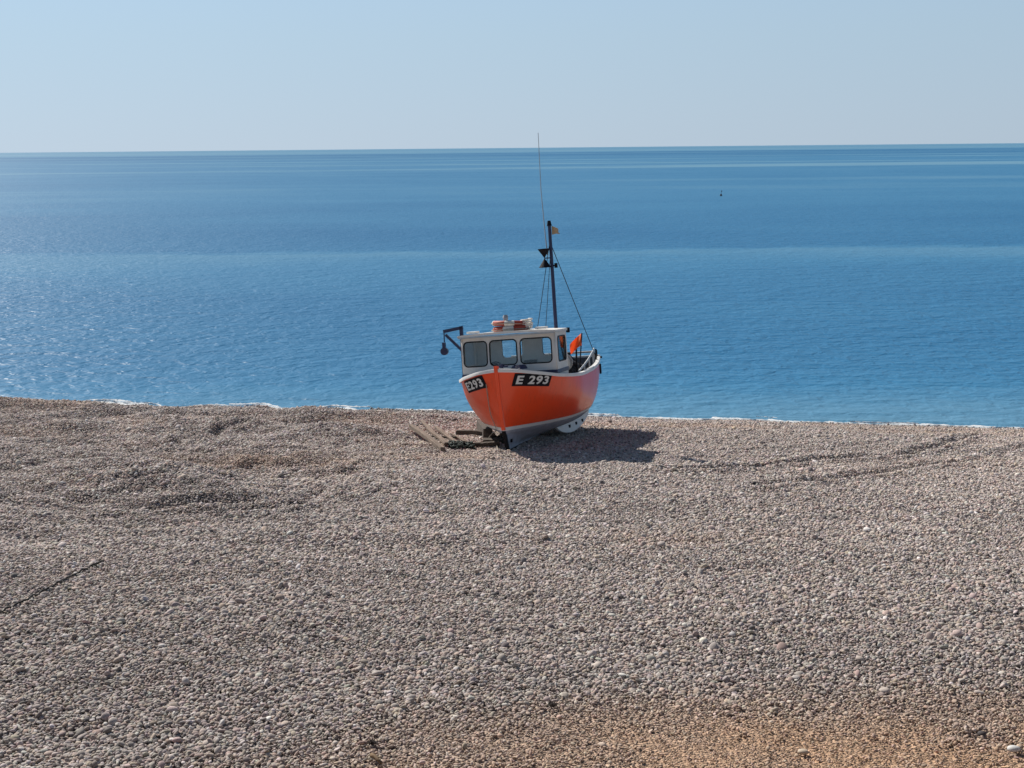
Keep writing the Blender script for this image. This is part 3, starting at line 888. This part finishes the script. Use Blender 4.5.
# roof fittings
RT = CZ1 + .06
bm = bmesh.new(); add_box(bm, (-1.45, -.80, RT + .045), (.34, .20, .045)); bm_obj('roof_vent', bm, 'white', cabin, bevel=.015)
bm = bmesh.new(); add_box(bm, (-1.75, .62, RT + .05), (.36, .22, .04)); bm_obj('roof_vent', bm, 'white', cabin, bevel=.015)
bm = bmesh.new(); add_tube(bm, [(-1.7, .33, RT + .02), (-1.7, .33, RT + .10)], .03, seg=12); add_tube(bm, [(-1.7, .33, RT + .10), (-1.7, .33, RT + .20)], .055, seg=14, r_end=.03); bm_obj('gps_dome', bm, 'white', cabin, autosm=R(40))
bm = bmesh.new(); add_tube(bm, [(-2.1, .18, RT + .02), (-2.1, .18, RT + .16)], .018, seg=8); add_box(bm, (-2.08, .18, RT + .20), (.10, .10, .10)); bm_obj('search_light', bm, 'steel', cabin, bevel=.006)

# foredeck fittings
bm = bmesh.new(); add_tube(bm, [(-.42, .02, 1.62), (-.42, .02, 1.79)], .035, seg=10); add_tube(bm, [(-.42, -.11, 1.74), (-.42, .15, 1.74)], .018, seg=8); bm_obj('bollard', bm, 'navy', boat, autosm=R(40))
bm = bmesh.new(); pts = []
for k in range(60):
    a = k * .5; r_ = .13 - .0006 * k; pts.append((-.78 + r_ * math.cos(a), .30 + r_ * math.sin(a) * 1.3, 1.66 + .0011 * k))
add_tube(bm, pts, .013, seg=6); bm_obj('rope_coil', bm, 'navy', boat, smooth=True)

# mast with its gear
mast = empty('mast'); mast.parent = boat
MX, MY = -2.36, .80
MB_, MT_ = Vector((MX, MY, 1.5)), Vector((MX - .05, MY, 4.64))
def mp_(z): return MB_.lerp(MT_, (z - MB_.z) / (MT_.z - MB_.z))
tube_obj('pole', [MB_ + Vector((-.06, 0, 0)), mp_(2.4) + Vector((-.06, 0, 0)), MT_ + Vector((-.06, 0, 0))], .048, 'navy', mast, r_end=.036)
bm = bmesh.new(); add_tube(bm, [MT_ + Vector((-.06, 0, -.02)), MT_ + Vector((-.06, 0, .09))], .055, seg=12, r_end=.035); bm_obj('mast_cap', bm, 'black', mast, autosm=R(40))
tube_obj('antenna', [mp_(4.0) + Vector((-.0, -.07, 0)), mp_(4.4) + Vector((0, -.09, 0)), mp_(5.4) + Vector((-.0, -.12, 0)), mp_(6.62) + Vector((0, -.10, 0))], .013, 'antenna', mast, r_end=.006, seg=6)
bm = bmesh.new(); add_tube(bm, [mp_(3.76) + Vector((-.06, 0, 0)), mp_(3.76) + Vector((-.06, .08, 0))], .02, seg=6)
add_tube(bm, [mp_(3.71) + Vector((-.06, .09, 0)), mp_(3.81) + Vector((-.06, .09, 0))], .035, seg=10); bm_obj('masthead_light', bm, 'black', mast, autosm=R(40))
# day shape: two cones point to point
for sgn in (1, -1):
    bm = bmesh.new(); c = Vector((MX + .02, MY - .13, 3.93)); n_ = 18
    tip = bm.verts.new(c + Vector((0, 0, sgn * .0)))
    ring = [bm.verts.new(c + Vector((.135 * math.cos(2 * math.pi * k / n_), .135 * math.sin(2 * math.pi * k / n_), sgn * .20))) for k in range(n_)]
    for k in range(n_): bm.faces.new((tip, ring[k], ring[(k + 1) % n_]))
    bm.faces.new(ring)
    bm_obj('day_shape_cone', bm, 'black', mast)
bm = bmesh.new(); add_tube(bm, [mp_(3.93) + Vector((-.05, 0, 0)), (MX + .02, MY - .13, 3.93)], .014, seg=6); bm_obj('shape_bracket', bm, 'navy', mast)
# stays
def stay(a, b_, r=.007): tube_obj('stay', [a, b_], r, 'cable', mast, seg=6)
stay(mp_(4.25) + Vector((-.06, 0, 0)), Vector((-5.0, 1.26, 1.47)), .009)
stay(mp_(4.25) + Vector((-.06, -.02, 0)), Vector((-1.9, .50, RT + .02)))
stay(mp_(4.0) + Vector((-.06, -.02, 0)), Vector((-2.2, .62, RT + .02)), .006)
# tattered little flag at the masthead
def cloth(name, w, h, mat, parent, M4, seed, jag=.25):
    rs = random.Random(seed); nx_, nz_ = 14, 8; bm = bmesh.new(); g = []
    for i in range(nx_ + 1):
        row = []
        for j in range(nz_ + 1):
            u = i / nx_; v = j / nz_
            x_ = u * w * (1 - jag * rs.random() * (u > .85)); taper = 1 - .55 * u
            row.append(bm.verts.new(M4 @ Vector((x_, .05 * w * math.sin(u * 7 + v * 2), (v - .5) * h * taper - .25 * h * u * u))))
        g.append(row)
    for i in range(nx_):
        for j in range(nz_): bm.faces.new((g[i][j], g[i + 1][j], g[i + 1][j + 1], g[i][j + 1]))
    r_ = bmesh.ops.extrude_face_region(bm, geom=bm.faces[:])
    for v in [q for q in r_['geom'] if isinstance(q, bmesh.types.BMVert)]: v.co += M4.to_3x3() @ Vector((0, .004, 0))
    return bm_obj(name, bm, mat, parent, autosm=R(70))
F4 = Matrix.Translation(mp_(4.52) + Vector((-.08, .04, 0))) @ Matrix.Rotation(R(75), 4, 'Z')
cloth('flag', .19, .19, 'flagtan', mast, F4, 3, .5)

# davit with hauling block, starboard side just behind the wheelhouse
dav = empty('davit'); dav.parent = boat
DX = -2.62; DY = -1.37
bm = bmesh.new()
def bar(a, b_, w=.07): 
    a = Vector(a); b_ = Vector(b_); d = b_ - a
    q = d.to_track_quat('X', 'Z').to_matrix()
    add_box(bm, (a + b_) / 2, (d.length + w * .3, w, w), q)
bar((DX, DY, 1.4), (DX, DY, 2.58)); bar((DX, DY + .03, 2.56), (DX, DY - .40, 2.50)); bar((DX, DY - .02, 2.06), (DX, DY - .36, 2.42), .055)
bm_obj('davit_frame', bm, 'navy', dav)
tube_obj('chain', [(DX, DY - .40, 2.48), (DX, DY - .41, 2.26)], .014, 'navy', dav, seg=6)
bm = bmesh.new(); add_tube(bm, [(DX - .045, DY - .42, 2.06), (DX + .045, DY - .42, 2.06)], .085, seg=18)
add_box(bm, (DX, DY - .42, 2.17), (.11, .06, .17)); bm_obj('pulley', bm, 'navy', dav, autosm=R(40))

# cockpit rail on the port side
rail = empty('rail'); rail.parent = boat
def gun(s, side=1, up=0, inn=.03):
    p = hull_pt(s, 5, side); n_ = hull_n(s, 4.9, side); n_.z = 0; n_.normalize()
    return p - n_ * inn + Vector((0, 0, up))
bm = bmesh.new(); 
tops = [gun(s, 1, .22 * min(1, max(0, (s - .44) / .3)) + .03, .10) for s in np.linspace(.44, .9, 12)]
add_tube(bm, tops, .022, seg=8)
for s in (.55, .66, .78, .9): add_tube(bm, [gun(s, 1, -.05, .10), gun(s, 1, .22 * min(1, (s - .44) / .3) + .03, .10)], .018, seg=8)
bm_obj('guard_rail', bm, 'steel', rail, autosm=R(50))
for k, s in enumerate((.86, .93, .985)):
    bm = bmesh.new(); add_tube(bm, [gun(s, 1, -.1, .06), gun(s, 1, .16 + .06 * (k % 2), .06)], .022, seg=8); bm_obj('post', bm, 'black', rail, autosm=R(50))
# transom rail
bm = bmesh.new(); add_tube(bm, [(-5.75, -1.0, tz + .12), (-5.75, 1.0, tz + .12)], .025, seg=8)
for y_ in (-1, -.35, .35, 1): add_tube(bm, [(-5.75, y_, tz), (-5.75, y_, tz + .12)], .02, seg=6)
bm_obj('transom_rail', bm, 'steel', rail, autosm=R(50))
# hauler drum in the cockpit
bm = bmesh.new(); add_tube(bm, [(-3.2, .75, 1.0), (-3.2, .75, 1.62)], .06, seg=12); add_tube(bm, [(-3.05, .75, 1.62), (-3.35, .75, 1.62)], .15, seg=20); add_tube(bm, [(-3.38, .75, 1.62), (-3.34, .75, 1.62)], .20, seg=20)
add_tube(bm, [(-3.06, .75, 1.62), (-3.02, .75, 1.62)], .20, seg=20); bm_obj('net_hauler', bm, 'steel', boat, autosm=R(40))
# small fender block on the port quarter and exhaust
bm = bmesh.new(); p = on = hull_pt(.93, 4.5, 1); add_box(bm, p + Vector((0, .03, 0)), (.08, .04, .24)); bm_obj('rubbing_block', bm, 'black', boat, bevel=.012)
bm = bmesh.new(); p = hull_pt(.97, 5, 1); add_tube(bm, [p + Vector((0, -.01, .0)), p + Vector((0, .07, -.01))], .025, seg=10); bm_obj('roller', bm, 'black', boat, autosm=R(40))
# mooring line down the starboard bow
p0 = on_hull(.42, .0, -1, .05)
def hp(s, v, off): return hull_pt(s, v, -1) + hull_n(s, v, -1) * off

# ---- place the boat
BYAW, BTRIM, BHEEL = R(-103), R(-6.2), R(5.0)
brot = Euler((BHEEL, BTRIM, BYAW), 'XYZ')
foot_local = Vector((-.52, 0, -.03))
foot_world = at(508, 452)
B4 = Matrix.Translation(foot_world + Vector((0, 0, -.0)) - brot.to_matrix() @ foot_local) @ brot.to_matrix().to_4x4()
boat.location = B4.to_translation(); boat.rotation_euler = brot
def W(p): return B4 @ Vector(p)

# ---- things standing on or hanging from the boat
def life_ring(label, loc, rot, r=.32, tube=.062, flip=0):
    root = empty('life_ring'); tag(root, label, 'life ring', 'life rings stacked on the wheelhouse roof')
    root.matrix_world = B4 @ Matrix.Translation(loc) @ Euler(rot).to_matrix().to_4x4()
    n_, m_ = 64, 14
    for nm, mat, sel in [('ring', 'ringred', 0)] + [('band', 'ringwhite', k + 1) for k in range(4)]:
        bm = bmesh.new(); seg = [[None] * m_ for _ in range(n_)]
        def vert(i, j):
            if seg[i % n_][j % m_] is None:
                a = 2 * math.pi * i / n_; b2 = 2 * math.pi * j / m_; rr = tube * (1.0 if sel == 0 else 1.05)
                seg[i % n_][j % m_] = bm.verts.new(((r + rr * math.cos(b2)) * math.cos(a), (r + rr * math.cos(b2)) * math.sin(a), rr * .95 * math.sin(b2)))
            return seg[i % n_][j % m_]
        for i in range(n_):
            isband = ((i + flip) % 16) >= 10 and (i + flip) // 16 % 4 == sel - 1
            if sel == 0 or isband:
                for j in range(m_): bm.faces.new((vert(i, j), vert(i + 1, j), vert(i + 1, j + 1), vert(i, j + 1)))
        bm_obj(nm, bm, mat, root, smooth=True)
    bm = bmesh.new()
    for q in range(4):
        pts = []
        for k in range(13):
            a = 2 * math.pi * (q * 16 + 8 - flip + k / 12 * 16 + 5) / n_; sag = math.sin(math.pi * k / 12)
            pts.append(((r + tube + .012 + .03 * sag) * math.cos(a), (r + tube + .012 + .03 * sag) * math.sin(a), -.015 * sag))
        add_tube(bm, pts, .008, seg=6)
    bm_obj('grab_line', bm, 'rope', root, smooth=True)
    return root
life_ring('faded red and white life ring, lower of the two on the wheelhouse roof', (-1.62, .01, RT + .075), (R(1), R(0), R(35)), .34, .065, 3)
life_ring('faded red and white life ring, upper one of the roof stack', (-1.60, -.03, RT + .185), (R(-2), R(3), R(80)), .31, .06, 9)
bm = bmesh.new()
add_tube(bm, [(0, 0, -.11), (0, 0, .06)], .05, seg=14); add_tube(bm, [(0, 0, .06), (0, 0, .12)], .065, seg=14, r_end=.045)
o = bm_obj('lifebuoy_light', bm, 'steel', None, autosm=R(40)); o.matrix_world = B4 @ Matrix.Translation((-1.36, -.05, RT + .25)); o.name = 'float_light'
tag(o, 'small grey float light lying on the stacked life rings', 'light')
# loose line on the rings
bm = bmesh.new(); rs = random.Random(2); pts = []
for k in range(46):
    a = k * .62; pts.append((-1.55 + (.10 + .035 * rs.random()) * math.cos(a), .34 + (.10 + .04 * rs.random()) * math.sin(a), RT + .06 + .0042 * k + .01 * rs.random()))
add_tube(bm, catmull(pts, 3), .017, seg=6)
o = bm_obj('rope_coil', bm, 'ringwhite', None, smooth=True); o.matrix_world = B4
tag(o, 'off white rope bundle beside the life rings on the roof', 'rope')

# orange marker flag standing in the cockpit
mf = empty('marker_flag'); mf.matrix_world = B4
tag(mf, 'bright orange pennant on a thin stick in the boat cockpit', 'flag')
tube_obj('stick', [(-3.05, 1.08, .95), (-3.0, 1.26, 2.26)], .014, 'black', mf, seg=6)
F5 = Matrix.Translation((-3.0, 1.01, 2.02)) 
bm = bmesh.new(); g = []
for i in range(13):
    row = []
    for j in range(9):
        u = i / 12; v = j / 8
        # a flag blowing to starboard, hanging corner below
        yy = -.02 - .26 * u; zz = .13 * v * (1 - .2 * u) - .13 * (1 - v) * (1 - .1 * u) - .20 * u ** 1.2
        row.append(bm.verts.new(Vector((-3.0 + .05 * math.sin(u * 6 + v * 3), 1.26 + yy, 2.12 + zz))))
    g.append(row)
for i in range(12):
    for j in range(8): bm.faces.new((g[i][j], g[i + 1][j], g[i + 1][j + 1], g[i][j + 1]))
r_ = bmesh.ops.extrude_face_region(bm, geom=bm.faces[:])
for v in [q for q in r_['geom'] if isinstance(q, bmesh.types.BMVert)]: v.co.x += .005
bm_obj('pennant', bm, 'flagorange', mf, autosm=R(70))
o = tube_obj('boathook', [(-3.35, 1.0, .95), (-3.3, 1.07, 2.16)], .02, 'black'); o.matrix_world = B4; o.name = 'boat_hook'
tag(o, 'short black pole standing upright behind the orange pennant', 'pole')

# nets and gear in the cockpit
def net_pile(label, c, sx, sy, h, seed, mat='netting'):
    rs = random.Random(seed); bm = bmesh.new()
    for q in range(9):
        pts = []
        a0 = rs.random() * 6.28
        for k in range(26):
            a = a0 + k * (.5 + .1 * rs.random()); rr = rs.uniform(.25, 1.0)
            x_ = sx * rr * math.cos(a); y_ = sy * rr * math.sin(a)
            pts.append((c[0] + x_, c[1] + y_, c[2] + h * (1 - rr * rr * .8) * rs.uniform(.2, 1)))
        add_tube(bm, catmull(pts, 3), rs.uniform(.018, .035), seg=5)
    base = bmesh.ops.create_icosphere(bm, subdivisions=3, radius=1, matrix=Matrix.Translation((c[0], c[1], c[2])) @ Matrix.Diagonal((sx * .95, sy * .95, h * .75, 1)))['verts']
    for v in base: v.co += Vector([rs.uniform(-.03, .03) for _ in range(3)])
    o = bm_obj('net_pile', bm, mat, None, smooth=True); o.matrix_world = B4
    tag(o, label, 'fishing net')
net_pile('heap of black netting against the port rail behind the wheelhouse', (-3.75, .55, 1.0), .65, .65, .84, 4)
net_pile('heap of dark net at the stern end of the cockpit', (-4.85, .35, 1.05), .65, .8, .82, 5)
def fish_box(label, loc, rz, mat):
    root = empty('fish_box'); root.matrix_world = B4 @ Matrix.Translation(loc) @ Matrix.Rotation(rz, 4, 'Z'); tag(root, label, 'fish box')
    bm = bmesh.new()
    for (c, s) in (((0, 0, .02), (.68, .42, .03)), ((0, .2, .14), (.70, .03, .24)), ((0, -.2, .14), (.70, .03, .24)), ((.34, 0, .14), (.03, .38, .24)), ((-.34, 0, .14), (.03, .38, .24))): add_box(bm, c, s)
    bm_obj('tub', bm, mat, root)
    for sx in (1, -1):
        bm = bmesh.new(); add_tube(bm, [(sx * .37, -.08, .2), (sx * .39, -.08, .22), (sx * .39, .08, .22), (sx * .37, .08, .2)], .01, seg=6); bm_obj('handle', bm, mat, root)
fish_box('pale grey fish box just behind the wheelhouse on the port side', (-2.85, .66, 1.02), R(80), 'white')

# mooring line hanging from the starboard bow to the stones
a = W(hp(.02, 4.55, .05)); b_ = W(hp(.045, 3.6, .03)); c = W(hp(.05, 3.0, .04))
g1 = at(489, 441); g2 = at(497, 449); g3 = at(505, 457)
tube = catmull([a, b_, c, c.lerp(g1 + Vector((0, 0, .1)), .5), g1 + Vector((0, 0, .06)), g1.lerp(g2, .5) + Vector((.05, 0, .05)), g2 + Vector((0, 0, .05)), g2.lerp(g3, .5) + Vector((-.05, 0, .05)), g3 + Vector((0, 0, .04)), g3 + Vector((.12, -.1, -.02))], 8)
o = tube_obj('mooring_rope', tube, .009, 'rope', None, seg=6); tag(o, 'thin pale rope hanging down the bow of the boat to the shingle', 'rope')

# ------------------------------------------------------------------ timbers by the bow
def plank(label, p0, p1, w, h, mat='wood', lift0=.03, lift1=.03, name='plank', tilt=0.0):
    a = at(*p0); b_ = at(*p1); a.z += lift0 + .03; b_.z += lift1 + .02
    d = b_ - a; Ln = d.length
    bm = bmesh.new(); n_ = 12; rs = random.Random(int(p0[0] * 7 + p1[1]))
    add_box(bm, (0, 0, 0), (Ln, w, h))
    bmesh.ops.subdivide_edges(bm, edges=[e for e in bm.edges if abs(e.verts[0].co.x - e.verts[1].co.x) > Ln * .5], cuts=n_)
    ph = rs.random() * 6
    for v in bm.verts:
        v.co.z += .02 * math.sin(v.co.x / Ln * 3 + ph) + rs.uniform(-.004, .004); v.co.y += rs.uniform(-.006, .006)
        if abs(abs(v.co.x) - Ln / 2) < 1e-4: v.co.x += rs.uniform(-.04, .04)
    bmesh.ops.bevel(bm, geom=[e for e in bm.edges if e.calc_face_angle(0) > R(50)], offset=.006, segments=1, affect='EDGES')
    o = bm_obj(name, bm, mat, None)
    q = d.to_track_quat('X', 'Z').to_matrix() @ Matrix.Rotation(tilt, 3, 'X')
    o.matrix_world = Matrix.Translation((a + b_) / 2) @ q.to_4x4()
    tag(o, label, 'plank', 'old timbers lying on the shingle by the bow')
    return o
plank('longest weathered timber, leftmost of the pile beside the bow', (411, 432), (443, 452), .10, .09, lift0=.10, lift1=.04)
plank('weathered timber in the pile with its far end raised the highest', (422, 426), (446, 448), .075, .05, lift0=.10, lift1=.08)
plank('short weathered slat lying between the two left timbers', (417, 436), (439, 448), .06, .03, lift0=.04, lift1=.04)
plank('weathered timber in the middle of the pile, running towards the green rope', (428, 433), (450, 447), .08, .06, lift0=.05, lift1=.05)
plank('pale weathered timber on the right of the pile', (436, 432), (457, 445), .08, .05, lift0=.09, lift1=.05)
plank('thin dark broken slat lying across under the pale right timber', (430, 438), (462, 441), .05, .04, 'darkwood', lift0=.03, lift1=.03)
plank('small pale slat at the right edge of the pile', (451, 437), (466, 445), .06, .03, lift0=.05, lift1=.04)
plank('lone dark timber lying level, farther up than the green rope', (457, 435), (484, 437), .10, .09, 'darkwood', .05, .05)
plank('dark timber running from the green rope under the bow', (473, 447), (499, 447), .11, .09, 'darkwood', .04, .04)
# chocks under the starboard bow
plank('dark wooden prop wedged under the left side of the bow', (481, 430), (488, 440), .20, .24, 'darkwood', .14, .10, 'timber_prop')
plank('dark sleeper lying crosswise beneath the keel', (482, 443), (520, 444), .22, .12, 'darkwood', .02, .0, 'timber_prop')

# green rope tangle
rs = random.Random(9); bm = bmesh.new()
for q in range(4):
    pts = []
    for k in range(22):
        t_ = k / 21 + rs.uniform(-.15, .15); p = at(449 + 24 * t_, 448.5 + rs.uniform(-2.5, 2.0)); p.z += rs.uniform(.02, .13); pts.append(p)
    rs.shuffle(pts) if q % 2 else None
    pts = sorted(pts, key=lambda p: p.x + rs.uniform(-.2, .2))
    add_tube(bm, catmull(pts, 4), .016, seg=5)
o = bm_obj('rope_tangle', bm, 'greenrope', None, smooth=True); tag(o, 'dark green rope tangle lying at the end of the timbers', 'rope')

# cable lying on the shingle in the left foreground
pts = [at(a, b_) for a, b_ in zip(np.linspace(-30, 106, 46), np.interp(np.linspace(-30, 106, 46), [-30, 0, 30, 60, 88, 106], [630, 614.5, 600, 584, 569.5, 561]))]
for k_, p in enumerate(pts): p.z += .030 + .016 * math.sin(k_ * 1.9) * math.sin(k_ * .37)
pts[-1].z -= .06
o = tube_obj('cable', catmull(pts, 3), .012, 'cable', None, seg=8); tag(o, 'thin black cable lying across the shingle in the left foreground', 'cable')

# single larger stones
def stone(label, px, py, w, h, mat, seed, flat=.5):
    p = at(px, py); s = w / 2
    bm = bmesh.new(); bmesh.ops.create_icosphere(bm, subdivisions=3, radius=1)
    rs = np.random.RandomState(seed); ph = rs.rand(6) * 6.28; dirs = rs.randn(6, 3)
    for v in bm.verts:
        q = v.co.copy(); k = 1
        for a_, d in zip(ph, dirs): k += .05 * math.sin(a_ + 1.5 * q.dot(Vector(d)))
        v.co = Vector((q.x * k * s, q.y * k * s * .72, q.z * k * s * flat))
    o = bm_obj('stone', bm, mat, None, smooth=True); o.location = (p.x, p.y, p.z + h); o.rotation_euler = (R(rs.uniform(-8, 8)), R(rs.uniform(-8, 8)), rs.uniform(-.4, .4))
    tag(o, label, 'stone')
M['palestone'] = paint('pale_stone', (.58, .57, .55), .8, (.35, .32, .3), .4, 9)
M['tanstone'] = paint('tan_stone', (.46, .38, .29), .85, (.3, .2, .15), .4, 12)
M['darkstone'] = paint('dark_stone', (.06, .05, .05), .8, (.12, .1, .1), .4, 9)
M['weed'] = paint('dried_seaweed', (.035, .025, .022), .85, (.1, .07, .05), .5, 20)
M['drift'] = paint('driftwood_stub', (.16, .10, .05), .9, (.08, .06, .05), .5, 20)
stone('smooth pale oval stone at the right edge of the foreground sand', 1014, 752, .125, .03, 'palestone', 3)
stone('pale tan stone half sunk in the foreground sand', 803, 754, .10, .02, 'tanstone', 4)
stone('rusty dark stone in the sand near the smooth pale stone', 982, 736, .075, .02, 'darkstone', 5, .7)
stone('large grey stone on the shingle behind the pale tan one', 849, 626, .09, .03, 'tanstone', 6)
stone('single black stone on the open shingle just behind the timbers', 455, 421, .14, .03, 'darkstone', 8)
def weed(label, px, py, w, seed):
    rs = random.Random(seed); c = at(px, py); bm = bmesh.new()
    for q in range(16):
        a = rs.random() * 6.28; pts = []; r_ = rs.uniform(.4, 1) * w
        p = c + Vector((rs.uniform(-.3, .3) * w, rs.uniform(-.3, .3) * w, .03))
        for k in range(6):
            pts.append(p.copy()); a += rs.uniform(-.6, .6); p = p + Vector((math.cos(a), math.sin(a), 0)) * r_ * .25; p.z = c.z + .02 + rs.uniform(0, .05)
        add_tube(bm, catmull(pts, 3), .005, seg=5, r_end=.002)
    o = bm_obj('seaweed', bm, 'weed', None, smooth=True); tag(o, label, 'seaweed')
weed('dark tuft of dried seaweed on the shingle right of the middle of the foreground', 552, 709, .06, 1)
weed('dark tuft of dried seaweed near the bottom edge by the driftwood stub', 372, 747, .06, 2)
p = at(376, 763)
bm = bmesh.new(); add_tube(bm, [(-.07, 0, 0), (-.03, .005, .012), (.03, -.004, .01), (.08, .006, 0)], .02, seg=8, r_end=.012)
o = bm_obj('driftwood', bm, 'drift', None, smooth=True); o.location = p + Vector((0, 0, .035)); o.rotation_euler = (0, .1, -.9); tag(o, 'stubby brown piece of driftwood at the bottom edge of the beach', 'driftwood')

# far buoy
p = at(721, 196, 0.0)
bo = empty('marker_buoy', p); tag(bo, 'tiny dark buoy floating alone far out on the sea', 'buoy')
bm = bmesh.new(); add_tube(bm, [(0, 0, -.15), (0, 0, .10), (0, 0, .28)], .19, seg=14, r_end=.12); bm_obj('float', bm, 'buoy', bo, autosm=R(40))
bm = bmesh.new(); add_tube(bm, [(0, 0, .28), (.04, 0, .8)], .03, seg=6); add_box(bm, (.09, 0, .70), (.14, .02, .14)); bm_obj('staff', bm, 'buoy', bo)

# ------------------------------------------------------------------ light
SUN = Vector((-.77, .93, 1.0)).normalized()
elev = math.asin(SUN.z); azim = math.atan2(SUN.x, SUN.y)     # from +Y clockwise to +X
w = bpy.data.worlds.new('World'); sc.world = w; w.use_nodes = True
nt = w.node_tree; bg = nt.nodes['Background']; sky = nt.nodes.new('ShaderNodeTexSky'); sky.sky_type = 'NISHITA'
sky.sun_disc = False; sky.sun_elevation = elev; sky.sun_rotation = azim; sky.altitude = 10
sky.air_density = 1.0; sky.dust_density = .3; sky.ozone_density = 1.0
SKY_S = .05
# hazy lower sky over the sea: pale blue-grey, a little brighter on the sun's side
tcw = N(nt, 'ShaderNodeTexCoord'); sp = N(nt, 'ShaderNodeSeparateXYZ'); nt.links.new(tcw.outputs['Generated'], sp.inputs[0])
hr = ramp(nt, [(0.0, tuple(v / SKY_S / 12 for v in (.385, .48, .58))), (.08, tuple(v / SKY_S / 12 for v in (.365, .49, .605))), (.30, tuple(v / SKY_S / 12 for v in (.30, .50, .74)))])
nt.links.new(sp.outputs['Z'], hr.inputs[0])
sd = N(nt, 'ShaderNodeVectorMath', operation='DOT_PRODUCT'); nt.links.new(tcw.outputs['Generated'], sd.inputs[0]); sd.inputs[1].default_value = (-1, 0, 0)
sc1 = N(nt, 'ShaderNodeMath', operation='MULTIPLY_ADD'); nt.links.new(sd.outputs['Value'], sc1.inputs[0]); sc1.inputs[1].default_value = .22 * 12; sc1.inputs[2].default_value = 12
hz = N(nt, 'ShaderNodeVectorMath', operation='SCALE'); nt.links.new(hr.outputs[0], hz.inputs[0]); nt.links.new(sc1.outputs[0], hz.inputs['Scale'])
fz = N(nt, 'ShaderNodeMapRange'); fz.interpolation_type = 'SMOOTHSTEP'; nt.links.new(sp.outputs['Z'], fz.inputs[0])
for k_, v_ in ((1, .10), (2, .42), (3, .95), (4, 0.0)): fz.inputs[k_].default_value = v_
nt.links.new(mixc(nt, fz.outputs[0], sky.outputs[0], hz.outputs[0]), bg.inputs[0]); bg.inputs[1].default_value = SKY_S
sl_ = bpy.data.lights.new('sun', 'SUN'); sl_.energy = 5.0; sl_.angle = R(.53); sl_.color = (1, .94, .86)
so = bpy.data.objects.new('sun', sl_); COL.objects.link(so)
so.rotation_euler = SUN.to_track_quat('Z', 'Y').to_euler(); so.location = (-20, 20, 40)

vs = sc.view_settings
vs.view_transform = 'Standard'; vs.look = 'None'; vs.exposure = 0.32; vs.gamma = 1.0; vs.use_curve_mapping = False
sc.render.engine = 'CYCLES'
sc.cycles.use_denoising = True; sc.cycles.denoiser = 'OPENIMAGEDENOISE'; sc.cycles.denoising_input_passes = 'RGB_ALBEDO_NORMAL'; sc.cycles.denoising_prefilter = 'ACCURATE'
sc.cycles.max_bounces = 6; sc.cycles.transparent_max_bounces = 12
